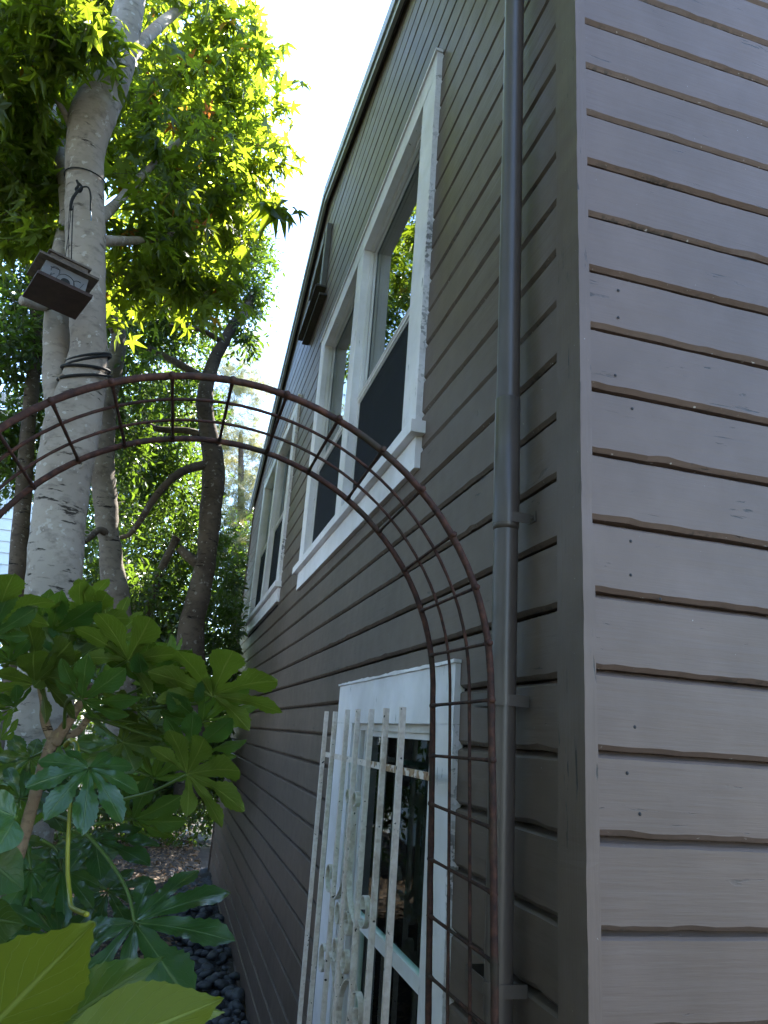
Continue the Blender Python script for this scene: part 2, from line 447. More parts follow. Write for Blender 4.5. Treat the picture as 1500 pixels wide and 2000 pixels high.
# nail heads showing through the front paint
for px, py in ((1202, 733), (1235, 798), (1232, 1057), (1232, 1123), (1240, 1420), (1225, 1510), (1250, 1590), (1208, 567), (1208, 620), (1290, 1170)):
    r0 = ray(px, py); c0 = CAM+r0*((-.0006-CAM.y)/r0.y)
    MB().add([c0+Vector((.0032*math.cos(a), 0, .0032*math.sin(a))) for a in [k*.785 for k in range(8)]]+[c0+Vector((0, -.0012, 0))], [(k, (k+1) % 8, 8) for k in range(8)]).build('nail_head', M['dark'], house)
# corner board
def longboard(name, x0, x1, y0, y1, z0, z1, mat, n=170, amp=.0012):
    vs = []; fs = []; at = []
    for i in range(n+1):
        z = z0+(z1-z0)*i/n
        for k, (x, y) in enumerate(((x0, y0), (x1, y0), (x1, y1), (x0, y1))):
            c = max(0, mn.noise(Vector((k*5, 1, z*7)))-.33)*.018
            dx = amp*mn.noise(Vector((x*3+k, z*3, 0)))+amp*mn.noise(Vector((z*21, k*3, 5))); dy = amp*mn.noise(Vector((k*7, z*4, 9)))
            sx = 1 if x == x0 else -1; sy = 1 if y == y0 else -1
            vs.append((x+dx+sx*c*.5, y+dy+sy*c*.5, z)); at.append(0.0)
    for i in range(n):
        for k in range(4):
            a = i*4+k; b = i*4+(k+1) % 4; fs.append((a, b, b+4, a+4))
    fs.append((3, 2, 1, 0)); fs.append(tuple(n*4+k for k in range(4)))
    return mesh(name, vs, fs, mat, house, False, {'e': at})
longboard('corner_board', -.0150, .009, -.017, .076, -.05, 4.9, M['corner'], 420)
longboard('corner_board', -.016, .10, HY+.002, HY+.02, -.05, 4.62, M['corner'], 60)
# roof, barge boards, metal edge
def slope_slab(name, y0, y1, x0, x1, dz0, dz1, mat):
    V = []
    for y in (y0, y1):
        z = rake(y); V += [(x0, y, z+dz0), (x1, y, z+dz0), (x1, y, z+dz1), (x0, y, z+dz1)]
    return MB().add(V, [(0, 1, 2, 3), (7, 6, 5, 4), (0, 4, 5, 1), (1, 5, 6, 2), (2, 6, 7, 3), (3, 7, 4, 0)]).build(name, mat, house)
for (a, b) in ((-.18, PKY), (PKY, HY+.12)):
    slope_slab('roof', a, b, -.045, 2.4, .002, .05, M['roof'])
    slope_slab('barge_board', a+.003, b-.003, -.050, -.028, -.105, -.002, M['flash'])
    slope_slab('drip_edge', a+.004, b-.004, -.064, -.052, -.045, .055, M['flash'])

# ------------------------------------------------------------------ windows
def frame_rect(name, x0, x1, y0, y1, z0, z1, t, mat, parent, tb=None):
    tb = tb or t
    mb = MB().box((x0, y0, z0), (x1, y0+t, z1)).box((x0, y1-t, z0), (x1, y1, z1))
    mb.box((x0, y0+t, z1-tb), (x1, y1-t, z1)).box((x0, y0+t, z0), (x1, y1-t, z0+tb))
    return mb.build(name, mat, parent)
def casing(name, x0, x1, y0, y1, z0, z1, parent, mat, worn=.7):
    n = max(6, int((z1-z0)/.012)); vs = []; fs = []; at = []
    prof = ((x0, y0, 1.0), (x1, y0, 1.0), (x1, y1, 0), (x0, y1, 0), (x0, y0+.014, 0))
    for i in range(n+1):
        z = z0+(z1-z0)*i/n
        for k, (x, y, e) in enumerate(prof):
            dx = .0008*mn.noise(Vector((x*3+k, z*3, y0))); dy = .0008*mn.noise(Vector((k*7, z*4, y0)))
            if k == 0: c = max(0, mn.noise(Vector((y0*5, 1, z*9)))-.2)*.004; dx += c*.2; dy += c
            vs.append((x+dx, y+dy, z)); at.append(e*worn)
    for i in range(n):
        for k in range(5):
            a = i*5+k; b = i*5+(k+1) % 5; fs.append((a, b, b+5, a+5))
    fs.append((4, 3, 2, 1, 0)); fs.append(tuple(n*5+k for k in range(5)))
    return mesh(name, vs, fs, mat, parent, False, {'e': at})
def hboard(name, x0, x1, y0, y1, z0, z1, parent, mat, n=60, amp=.0008):
    vs = []; fs = []; at = []
    for i in range(n+1):
        y = y0+(y1-y0)*i/n
        for k, (x, z) in enumerate(((x0, z0), (x0, z1), (x1, z1), (x1, z0))):
            vs.append((x+amp*mn.noise(Vector((y*4, k*3, 1))), y, z+amp*mn.noise(Vector((y*5, k*3, 7)))+amp*mn.noise(Vector((y*25, k, 3))))); at.append(.0)
    for i in range(n):
        for k in range(4):
            a = i*4+k; b = i*4+(k+1) % 4; fs.append((a, b, b+4, a+4))
    fs.append((0, 1, 2, 3)); fs.append(tuple(n*4+k for k in (3, 2, 1, 0)))
    return mesh(name, vs, fs, mat, parent, False, {'e': at})
def upper_window(name, Y0, Y1, ZT, ZB, cw, mull, rail, label, refl_stripes=False):
    w = empty(name, (0, 0, 0), house); w['label'] = label
    zi = ZT-.115; zb = ZB+.045
    casing('casing', -.023, .012, Y0, Y0+cw, ZB+.046, zi, w, M['white'])
    casing('casing', -.023, .012, Y1-cw, Y1, ZB+.046, zi, w, M['white'], 0)
    hboard('head_casing', -.0235, .012, Y0, Y1, zi+.001, ZT, w, M['white'])
    hboard('drip_cap', -.032, .0, Y0-.006, Y1+.006, ZT+.001, ZT+.014, w, M['white'])
    hboard('sill', -.050, .06, Y0-.045, Y1+.06, ZB, ZB+.045, w, M['white'])
    hboard('apron', -.021, .006, Y0-.012, Y1-.01, ZB-.115, ZB-.002, w, M['white'])
    ym0, ym1 = mull
    casing('mullion', -.0225, .075, ym0, ym1, ZB+.046, zi, w, M['white'], .0)
    for (a, b) in ((Y0+cw, ym0), (ym1, Y1-cw)):
        # jambs, stepped stops, fixed upper pane, meeting rail, lower pane, screen
        frame_rect('jamb', .013, .11, a-.012, b+.012, ZB+.046, zi+.012, .0125, M['white2'], w)
        frame_rect('stop', .020, .034, a+.001, b-.001, ZB+.048, zi-.001, .009, M['white2'], w)
        frame_rect('stop', .040, .052, a+.001, b-.001, ZB+.048, zi-.001, .014, M['white2'], w)
        MB().box((.0565, a+.002, rail), (.0595, b-.002, zi-.002)).build('pane', M['glass'], w)
        MB().box((.014, a+.002, rail-.03), (.062, b-.002, rail+.008)).box((.010, a+.002, rail-.012), (.013, b-.002, rail-.004)).build('meeting_rail', M['white2'], w, bevel=.002)
        frame_rect('screen_frame', .020, .030, a+.010, b-.010, ZB+.058, rail-.032, .014, M['white2'], w, .008)
        MB().box((.0245, a+.024, ZB+.066), (.0255, b-.024, rail-.040)).build('insect_screen', M['screen'], w)
        MB().box((.0635, a+.002, ZB+.062), (.0665, b-.002, rail-.035)).build('pane', M['glass'], w)
        if refl_stripes:  # slats added in place of the stripes reflected in this glass
            mb = MB(); z = ZB+.1
            while z < zi-.05:
                mb.box((.10, a+.03, z), (.118, b-.03, z+.004)); z += .045
            mb.build('reflected_stripe_slats', M['white2'], w)
    return w
upper_window('window', 1.045, 3.515, 4.345, 2.63, .165, (2.235, 2.38), 3.325, 'wide white double window, upper floor, nearest of the upper windows')
upper_window('window', 4.56, 7.06, 4.40, 2.72, .17, (5.72, 5.86), 3.5, 'farther white upper window, near the far end of the wall', True)

# lower window
lw = empty('window', (0, 0, 0), house); lw['label'] = 'lower white window behind the iron grille'
casing('casing', -.0145, .012, .594, .760, .48, 1.690, lw, M['white'])
casing('casing', -.0145, .012, 1.665, 1.935, .48, 1.690, lw, M['white'], 0)
hboard('head_casing', -.015, .012, .594, 1.935, 1.691, 1.838, lw, M['white'], 50, .0015)
hboard('drip_cap', -.022, .004, .590, 1.94, 1.839, 1.848, lw, M['white'], 50, .003)
hboard('sill', -.045, .05, .56, 1.98, .44, .479, lw, M['white'])
frame_rect('jamb', .013, .09, .748, 1.677, .48, 1.702, .0125, M['white2'], lw)
frame_rect('stop', .016, .030, .7605, 1.6645, .481, 1.689, .022, M['white2'], lw)
frame_rect('upper_sash', .031, .052, .762, 1.663, 1.022, 1.688, .048, M['white2'], lw, .040)
frame_rect('lower_sash', .053, .074, .762, 1.663, .50, 1.058, .048, M['white2'], lw)
MB().box((.040, .805, 1.060), (.043, 1.620, 1.655)).build('pane', M['glass_low'], lw)
MB().box((.061, .805, .545), (.064, 1.620, 1.020)).build('pane', M['glass_low'], lw)
vs = []; fs = []; N = 220
for i in range(N+1):
    y = .77+.885*i/N
    for z in (1.03, 1.30, 1.50, 1.70):
        vs.append((.098+.012*math.sin(i*.34+1.3*mn.noise(Vector((y*4, z*.6, 0))))+.006*mn.noise(Vector((y*30, z*2, 1))), y, z))
for i in range(N):
    for k in range(3): fs.append((i*4+k, i*4+k+1, (i+1)*4+k+1, (i+1)*4+k))
mesh('curtain', vs, fs, M['curtain'], lw, True)

# gable vent
gvent = empty('gable_vent', (0, 0, 0), house); gvent['label'] = 'weathered louvred vent under the gable peak'
longb = lambda n, *a: MB().box(*a).build(n, M['vent'], gvent)
longb('side_board', (-.040, 3.78, 4.985), (-.002, 3.865, 5.585))
longb('side_board', (-.030, 4.30, 5.00), (-.002, 4.40, 5.40))
MB().add([(-.048, 3.866, 5.44), (-.048, 4.45, 5.27), (-.048, 4.45, 5.38), (-.048, 3.866, 5.56), (-.002, 3.866, 5.44), (-.002, 4.45, 5.27), (-.002, 4.45, 5.38), (-.002, 3.866, 5.56)],
         [(0, 1, 2, 3), (7, 6, 5, 4), (0, 4, 5, 1), (1, 5, 6, 2), (2, 6, 7, 3), (3, 7, 4, 0)]).build('head_board', M['vent'], gvent)
for k in range(7):
    z = 5.02+k*.062
    MB().add([(-.02, 3.866, z), (-.02, 4.299, z), (.012, 4.299, z+.05), (.012, 3.866, z+.05), (-.02, 3.866, z+.008), (-.02, 4.299, z+.008), (.012, 4.299, z+.058), (.012, 3.866, z+.058)],
             [(0, 1, 2, 3), (7, 6, 5, 4), (0, 4, 5, 1), (1, 5, 6, 2), (2, 6, 7, 3), (3, 7, 4, 0)]).build('slat', M['vent'], gvent)
M['shadewood'] = simple('shade_dark_weathered_wood', (.05, .042, .034), .8, 0, .3, 40, .3)  # sill wood coloured near black to carry the shade on its underside
MB().box((-.085, 3.74, 4.958), (-.002, 4.62, 4.974)).build('sill', M['shadewood'], gvent)
MB().box((-.060, 3.66, 4.835), (-.002, 4.46, 4.852)).build('sill', M['shadewood'], gvent)

# downspout and straps
ds = empty('downspout', (0, 0, 0), house); ds['label'] = 'round grey metal downspout beside the corner board'
def dsx(z): return Vector((-.047, .240+.012*(z-2)*.5, z))
MB().tube([dsx(-.02+i*.25) for i in range(20)], .0262, 24).build('pipe', M['pipe'], ds, smooth=True)
MB().tube([dsx(2.09), dsx(2.10), dsx(2.40)], [.0262, .0285, .0285], 24).build('pipe_joint', M['pipe'], ds, smooth=True)
for z, ear in ((2.115, 'near'), (1.735, 'far'), (1.235, 'far')):
    c = dsx(z); mb = MB(); n = 20; vs = []; fs = []
    for k in range(n+1):
        a = math.pi*(.5+1.0*k/n)
        for (rr, zz) in ((.0292, -.011), (.0292, .011), (.0275, .011), (.0275, -.011)):
            vs.append((c.x+rr*math.cos(a), c.y+rr*math.sin(a), z+zz))
    for k in range(n):
        for q in range(4):
            a = k*4+q; b = k*4+(q+1) % 4; fs.append((a, b, b+4, a+4))
    mb.add(vs, fs)
    if ear == 'near':
        mb.box((-.047, c.y-.0292, z-.011), (-.004, c.y-.0276, z+.011)); mb.box((-.004, c.y-.052, z-.011), (-.0022, c.y-.0276, z+.011))
        mb.box((-.0075, c.y-.044, z-.004), (-.0042, c.y-.036, z+.004))
    else:
        mb.box((-.0755, c.y-.001, z-.013), (-.0737, c.y+.088, z+.013)); mb.box((-.0736, c.y+.086, z-.013), (-.003, c.y+.088, z+.013))
        mb.box((-.047, c.y-.0292, z-.011), (-.004, c.y-.0276, z+.011))
    mb.build('strap', M['pipe'], ds)

# ------------------------------------------------------------------ iron window grille
gr = empty('window_grille', (-.08, 1.3, .5))
tag(gr, 'flaking white iron security grille with scrollwork in front of the lower window', 'window grille')
def strip(pts, half, th, mat, name, parent, e=0.0):      # flat bar bent in the Y-Z plane, wide along X
    vs = []; fs = []; n = len(pts)
    for i, (y, z) in enumerate(pts):
        a = pts[max(i-1, 0)]; b = pts[min(i+1, n-1)]
        t = Vector((b[0]-a[0], b[1]-a[1])); t.normalize(); nx, nz = -t.y, t.x
        for sx, sn in ((-1, -1), (1, -1), (1, 1), (-1, 1)):
            vs.append((-.08+sx*half, y+nx*sn*th, z+nz*sn*th))
    for i in range(n-1):
        for k in range(4):
            a = i*4+k; b = i*4+(k+1) % 4; fs.append((a, b, b+4, a+4))
    fs.append((3, 2, 1, 0)); fs.append(tuple((n-1)*4+k for k in range(4)))
    return mesh(name, vs, fs, mat, parent, False, {'e': [e]*len(vs)})
GY = [1.812, 1.646, 1.441, 1.286, 1.111, .944, .783]
for y in GY:
    vs, fs = [], []
    top = 1.728+random.uniform(-.004, .004)
    n = 26; at = []
    for i in range(n+1):
        z = .42+(top-.42)*i/n; dy = .0008*mn.noise(Vector((y*9, z*5, 1)))
        for sx, sy in ((-1, -1), (1, -1), (1, 1), (-1, 1)):
            vs.append((-.088+sx*.0075, y+dy+sy*.0075, z)); at.append(.12+.5*max(0, mn.noise(Vector((y*5, z*3, 2)))))
    for i in range(n):
        for k in range(4):
            a = i*4+k; b = i*4+(k+1) % 4; fs.append((a, b, b+4, a+4))
    fs.append((3, 2, 1, 0)); fs.append(tuple(n*4+k for k in range(4)))
    mesh('bar', vs, fs, M['enamel'], gr, False, {'e': at})
for z in (1.567, .56):
    vs = []; fs = []; at = []; n = 30
    for i in range(n+1):
        y = .56+1.285*i/n
        for sx, sz in ((-1, -1), (1, -1), (1, 1), (-1, 1)):
            vs.append((-.0775+sx*.003, y, z+sz*.009+.001*mn.noise(Vector((y*20, sz, 0))))); at.append(1.6 if y < 1.15 else .2)
    for i in range(n):
        for k in range(4):
            a = i*4+k; b = i*4+(k+1) % 4; fs.append((a, b, b+4, a+4))
    fs.append((3, 2, 1, 0)); fs.append(tuple(n*4+k for k in range(4)))
    mesh('rail', vs, fs, M['enamel'], gr, False, {'e': at})
def curl(cy, cz, r, a0, turns, n=26, shrink=.55):
    return [(cy+(r*(1-shrink*k/n))*math.cos(a0+turns*2*math.pi*k/n), cz+(r*(1-shrink*k/n))*math.sin(a0+turns*2*math.pi*k/n)) for k in range(n+1)]
CY, CZ = 1.300, 1.055
for sy in (1, -1):
    for szn in (1, -1):
        def F(pts): return [(CY+sy*(p[0]), CZ+szn*(p[1])) for p in pts]
        # long S: small curl high beside the centre bar, then down and out into the big curl at the side
        a = curl(.052, .395, .030, math.pi, -.85)[::-1]
        b = [(.022+.012*math.sin(k/12*math.pi), .395-(.395-.17)*k/12) for k in range(1, 12)]
        c = [(.03+.16*(k/8)**1.6, .17-.10*math.sin(k/8*math.pi*.5)) for k in range(1, 8)]
        d = curl(.238, .128, .052, math.pi*1.25, .92)
        strip(F(a+b+c+d), .0085, .0018, M['enamel'], 'scroll', gr, .3)
        e = curl(.062, .046, .040, math.pi, -1.1)
        e2 = [(.022, .17-.12*k/6) for k in range(6)]
        strip(F(e2+e), .0085, .0018, M['enamel'], 'scroll', gr, .3)

# ------------------------------------------------------------------ rusty garden arch
arch = empty('garden_arch', (-.63, .26, 0)); tag(arch, 'rusty iron garden arch with four hoops and welded cross rods', 'garden arch')
AXC, AZC, AR, ARZ = -.632, 1.77, .500, .488
def archpt(s, y, side=0):          # s: angle in degrees from the right spring point; beyond 0/180 straight legs (metres below)
    if 0 <= s <= 180:
        a = RAD(s); x = AXC+AR*math.cos(a); z = AZC+ARZ*math.sin(a)
        return Vector((x-.047*(z-AZC), y, z))
    if s < 0: z = AZC+s/120.0; return Vector((AXC+AR-.047*(z-AZC)*.8, y, z))
    z = AZC-(s-180)/120.0; return Vector((AXC-AR-.047*(z-AZC)*.8, y, z))
sv = [-212+4*i for i in range(54)]+[k*4 for k in range(1, 46)]+[180+4*i for i in range(1, 54)]
for y, r in ((.108, .0067), (.212, .0034), (.318, .0034), (.425, .0066)):
    pts = [archpt(s, y+.002*math.sin(s*.03)) for s in sv]
    pts = [p+Vector((.0022*mn.noise(p*3.1), .003*mn.noise(p*2.3+Vector((5, 0, 0))), .0022*mn.noise(p*2.9+Vector((0, 7, 0))))) for p in pts]
    dd = lambda p: 1+.16*mn.noise(p*90)
    MB().tube(pts, r, 12 if r > .005 else 8, disp=dd).build('hoop', M['rust'], arch, smooth=True)
angs = [7+12*k for k in range(15)]
for k in range(1, 18): angs.append(7-12.5*k); angs.append(175+12.5*k)
for s in angs:
    j = random.uniform(-.6, .6)
    p0 = archpt(s+j, .100); p1 = archpt(s-j, .432)
    MB().tube([p0+(p1-p0)*i/10 for i in range(11)], [.0060, .0036]+[.0033]*7+[.0036, .0060], 7, disp=lambda p: 1+.15*mn.noise(p*90)).build('cross_rod', M['rust'], arch, smooth=True)

# ------------------------------------------------------------------ leaves
def star_leaf():               # five-lobed tree leaf; base at origin, tip along +Y, length 1
    lob = [(-108, .55), (-56, .86), (0, 1.0), (56, .86), (108, .55)]
    vs = [(0, 0, 0)]; 
    for i, (a, L) in enumerate(lob):
        A = RAD(a)
        for (t, w) in ((.50, -.115), (1, 0), (.50, .115)):
            x = math.sin(A)*L*t+math.cos(A)*w; y = math.cos(A)*L*t-math.sin(A)*w
            vs.append((x, y, -.22*(t*L)**2+.03*(1 if t < 1 else -1)))
        if i < 4:
            b = RAD((a+lob[i+1][0])/2); vs.append((math.sin(b)*.30, math.cos(b)*.30, .02))
    vs = np.array(vs); fs = [(0, i+1, i) for i in range(1, len(vs)-1)]
    return vs, fs
def oval_leaf(w=.22):
    vs = np.array([(0, 0, 0), (-w*.8, .30, .05), (0, .33, 0), (w*.8, .30, .05), (-w*.9, .62, .03), (0, .66, -.04), (w*.9, .62, .03), (0, 1, -.16)])
    fs = [(0, 2, 1), (0, 3, 2), (1, 2, 5, 4), (2, 3, 6, 5), (4, 5, 7), (5, 6, 7)]
    return vs, fs
def needle_spray():
    vs = []; fs = []
    for k in range(7):
        a = (k-3)*.32; n = len(vs); L = 1-.08*abs(k-3)
        dx, dy = math.sin(a), math.cos(a)
        vs += [(0, 0.1*k*.3, 0), (dx*L*.5-dy*.025, dy*L*.5+dx*.025, .03), (dx*L, dy*L, -.1), (dx*L*.5+dy*.025, dy*L*.5-dx*.025, .03)]
        fs.append((n, n+3, n+2, n+1))
    return np.array(vs), fs
def frames(T, Nn):             # rows -> rotation matrices with Y = T, Z ~ Nn
    T = T/np.linalg.norm(T, axis=1, keepdims=True)
    X = np.cross(T, Nn); X /= np.linalg.norm(X, axis=1, keepdims=True)+1e-9
    Z = np.cross(X, T); return np.stack([X, T, Z], 2)
def scatter(name, tmpl, P, R, sc, mat, parent, stuff=True):
    V, F = tmpl; n = len(P); k = len(V)
    J = np.stack([rng.uniform(.72, 1.12, n), np.ones(n), rng.uniform(-.5, 2.6, n)], 1)
    W_ = np.einsum('nij,nkj->nki', R, V[None]*J[:, None, :])*sc[:, None, None]+P[:, None, :]
    me = bpy.data.meshes.new(name); off = (np.arange(n)*k)
    lens = np.array([len(f) for f in F]); flat = np.concatenate([np.array(f) for f in F])
    loops = (off[:, None]+flat[None, :]).ravel().astype(np.int32)
    totals = np.tile(lens, n).astype(np.int32); starts = np.concatenate([[0], np.cumsum(totals)[:-1]]).astype(np.int32)
    me.vertices.add(n*k); me.vertices.foreach_set('co', W_.astype(np.float32).ravel())
    me.loops.add(len(loops)); me.loops.foreach_set('vertex_index', loops)
    me.polygons.add(len(totals)); me.polygons.foreach_set('loop_start', starts); me.polygons.foreach_set('loop_total', totals)
    me.update(calc_edges=True); me.validate()
    a = me.attributes.new('rnd', 'FLOAT', 'POINT'); a.data.foreach_set('value', np.repeat(rng.random(n), k).astype(np.float32))
    me.materials.append(mat)
    o = link(name, me, parent)
    if stuff: tag(o, kind='stuff')
    return o
def leaf_parts(tmpl, P, R, sc, mat, parent, name='leaf'):
    V, F = tmpl; me = bpy.data.meshes.new(name); me.from_pydata(V.tolist(), [], F); me.materials.append(mat); me.update()
    base = Vector(parent.location)
    for p, r, s in zip(P, R, sc):
        o = bpy.data.objects.new(name, me); COL.objects.link(o); o.parent = parent
        m4 = Matrix(r.tolist()).to_4x4() @ Matrix.Diagonal((s*random.uniform(.75, 1.1), s, s*random.uniform(-.4, 2.6), 1)); m4.translation = Vector(p)-base
        o.matrix_basis = m4
def sprigs(blobs, leaf, per, twig, droop=.5, flat=.7):
    """blobs: (centre, radius(3), sprig count). Returns leaf transforms and twig segments."""
    P = []; T = []; Nn = []; tw = []
    for c, r, n in blobs:
        c = np.array(c); r = np.array(r)
        d = rng.normal(size=(n, 3)); d /= np.linalg.norm(d, axis=1, keepdims=True)
        rad = rng.random(n)**.45
        pos = c+d*rad[:, None]*r
        dr = d*.8+rng.normal(size=(n, 3))*.55; dr[:, 2] -= droop*.6; dr /= np.linalg.norm(dr, axis=1, keepdims=True)
        for i in range(n):
            L = twig*rng.uniform(.6, 1.3); tw.append((pos[i], pos[i]+dr[i]*L))
            for k in range(per):
                t = (k+.6)/per; side = rng.normal(size=3); side -= dr[i]*side.dot(dr[i]); side /= np.linalg.norm(side)+1e-9
                ld = side*.9+dr[i]*.55; ld[2] -= droop*rng.uniform(.3, 1.3)
                ld /= np.linalg.norm(ld)
                up = np.array([0, 0, flat])+rng.normal(size=3)*.45
                P.append(pos[i]+dr[i]*L*t+side*leaf*.25); T.append(ld); Nn.append(up)
    P = np.array(P); T = np.array(T); Nn = np.array(Nn)
    return P, frames(T, Nn), tw
def twigs_mesh(name, tw, r, mat, parent):
    vs = []; fs = []
    for a, b in tw:
        a = Vector(a); b = Vector(b); t = (b-a).normalized(); u = t.orthogonal().normalized(); w = t.cross(u); n = len(vs)
        mid = (a+b)/2+Vector((0, 0, .01))
        for p, q in ((a, r), (mid, r*.8), (b, r*.4)):
            for k in range(3):
                A = k*2.0944; vs.append(p+(u*math.cos(A)+w*math.sin(A))*q)
        for s in (0, 3):
            for k in range(3): fs.append((n+s+k, n+s+(k+1) % 3, n+s+3+(k+1) % 3, n+s+3+k))
    o = mesh(name, vs, fs, mat, parent); tag(o, kind='stuff')
CAMN = np.array(CAM); CRn, CDn, CFn = np.array(CR), np.array(CD), np.array(CF)
def in_view(P):
    q = P-CAMN; z = q@CFn; x = 750+FOC*(q@CRn)/z; y = 1000+FOC*(q@CDn)/z
    return z, (z > .3) & (x > -20) & (x < 800) & (y > -20) & (y < 1400)
def foliage(tree, tmpl, blobs, leaf, per, twig, mat, nparts, droop=.5, flat=.7, size=(.7, 1.2), twr=.0022):
    if mat == M['bay']: blobs = [(c_, r__, int(n_*2.0)) for c_, r__, n_ in blobs]
    P, R, tw = sprigs(blobs, leaf, per, twig, droop, flat)
    sc = leaf*rng.uniform(size[0], size[1], len(P))
    z, ok = in_view(P)
    ex = np.abs(P[:, 0]) > .0
    keep = P[:, 0] < -.10            # nothing grows through the house
    keep |= P[:, 1] > HY+.3
    P, R, sc, z, ok = P[keep], R[keep], sc[keep], z[keep], ok[keep]
    order = np.argsort(np.where(ok, -sc/z, 1))
    a = order[:nparts]; b = order[nparts:]
    if nparts: leaf_parts(tmpl, P[a], R[a], sc[a], mat, tree)
    scatter('crown', tmpl, P[b], R[b], sc[b], mat, tree)
    if twr: twigs_mesh('twigs', [t for t in tw if t[0][0] < -.15 or t[0][1] > HY+.3], twr, M['twig'], tree)
def blob(px, py, Y, rp, n, ry=None):       # a clump of foliage surveyed at depth Y with apparent radius rp
    c = atY(px, py, Y); r = rp*depth(c)/FOC
    return (tuple(c), (r, ry if ry else r*1.1, r), n)

# ------------------------------------------------------------------ trees
def limb(name, pts, mat, parent, sides=16, amp=.10, per=8):
    """pts: (px, py, Y, apparent width px)"""
    P = [atY(a, b, Y) for a, b, Y, w in pts]; Rr = [w*.5*depth(p)/FOC for p, (a, b, Y, w) in zip(P, pts)]
    sp, sr = spline(P, per, Rr)
    dz = lambda p: 1+amp*mn.noise(p*5)+amp*.6*mn.noise(p*14)+amp*.25*mn.noise(p*40)
    v, f = tube(sp, sr, sides, True, dz)
    return mesh(name, v, f, mat, parent, True)
gum = empty('lobed_leaf_tree', tuple(atY(100, 1400, 2.25))); gum.location.z = 0
tag(gum, 'tall forked tree with pale bark and backlit star shaped leaves', 'tree')
base = atY(92, 1300, 2.2)
P = [atY(60, 1620, 2.2), atY(82, 1400, 2.2), atY(100, 1200, 2.2), atY(113, 1050, 2.2), atY(126, 920, 2.2), atY(142, 830, 2.2), atY(160, 760, 2.2), atY(172, 690, 2.2),
     atY(171, 620, 2.2), atY(168, 540, 2.2), atY(167, 450, 2.2), atY(166, 360, 2.2), atY(167, 290, 2.2), atY(184, 220, 2.2), atY(221, 150, 2.2), atY(240, 80, 2.2), atY(256, 0, 2.2), atY(285, -120, 2.25), atY(330, -300, 2.4), atY(360, -600, 2.7)]
wd = [118, 112, 104, 98, 100, 104, 88, 70, 68, 72, 74, 70, 74, 82, 66, 60, 54, 48, 40, 22]
Rr = [w*.5*depth(p)/FOC for w, p in zip(wd, P)]
P[0].z = -.05; P[0].x -= 0.0
sp, sr = spline(P, 12, Rr)
mesh('trunk', *tube(sp, sr, 32, True, lambda p: 1+.05*mn.noise(p*4)+.045*mn.noise(p*11)+.02*mn.noise(p*36)), M['bark'], gum, True)
limb('limb', [(130, 860, 2.28, 70), (118, 760, 2.30, 62), (111, 690, 2.32, 52), (112, 620, 2.34, 48), (118, 540, 2.36, 46), (128, 470, 2.4, 40), (136, 400, 2.5, 36), (110, 250, 2.7, 32), (60, 60, 2.9, 28), (20, -200, 3.2, 20)], M['bark'], gum, 20, .07)
limb('limb', [(112, 598, 2.33, 24), (80, 596, 2.28, 22), (58, 591, 2.25, 20), (42, 586, 2.22, 19)], M['bark'], gum, 12, .12)
limb('limb', [(140, 245, 2.2, 22), (127, 222, 2.18, 12), (108, 190, 2.15, 9), (92, 158, 2.12, 7), (60, 90, 2.1, 6)], M['bark'], gum, 8, .08)
limb('limb', [(190, 430, 2.25, 30), (225, 400, 2.5, 18), (290, 330, 2.9, 14), (380, 250, 3.3, 10), (470, 160, 3.6, 6)], M['bark'], gum, 8, .08)
limb('limb', [(200, 470, 2.25, 22), (260, 470, 2.5, 16), (320, 462, 2.8, 12), (400, 430, 3.1, 8), (480, 400, 3.2, 5), (560, 420, 3.2, 3)], M['bark'], gum, 8, .08)
limb('limb', [(245, 120, 2.2, 30), (300, 60, 2.5, 22), (380, -20, 3.0, 16), (440, -150, 3.5, 10)], M['bark'], gum, 8, .08)
# collars of old branch scars on the trunk
for (px, py, w) in ((112, 1180, 50), (148, 905, 26), (100, 868, 22), (130, 740, 26), (170, 1040, 12), (95, 1010, 18), (120, 960, 20)):
    c = atY(px, py, 2.2); rr = w*.5*depth(c)/FOC
    dirv = (CAM-c).normalized(); ctr = atY({1180: 101, 905: 128, 868: 133, 740: 115, 668: 112, 1040: 113, 1010: 116, 960: 122}[py], py, 2.2)
    k = int(np.argmin([(q-ctr).length for q in sp])); surf = sr[k]
    side = (c-sp[k]); side -= dirv*side.dot(dirv); h = math.sqrt(max(0, surf**2-min(side.length, surf*.95)**2))
    c2 = c+dirv*(h*.93)
    u = Vector((0, 0, 1)); w_ = dirv.cross(u).normalized(); u = w_.cross(dirv)
    pts = [c2+(w_*math.cos(a)*rr+u*math.sin(a)*rr*.62) for a in [i/16*2*math.pi for i in range(17)]]
    MB().tube(pts, rr*.17, 6, False, lambda p: 1+.5*mn.noise(p*60)).build('branch_scar', M['bark'], gum, smooth=True)
STAR = star_leaf(); OVAL = oval_leaf(); SPRAY = needle_spray()
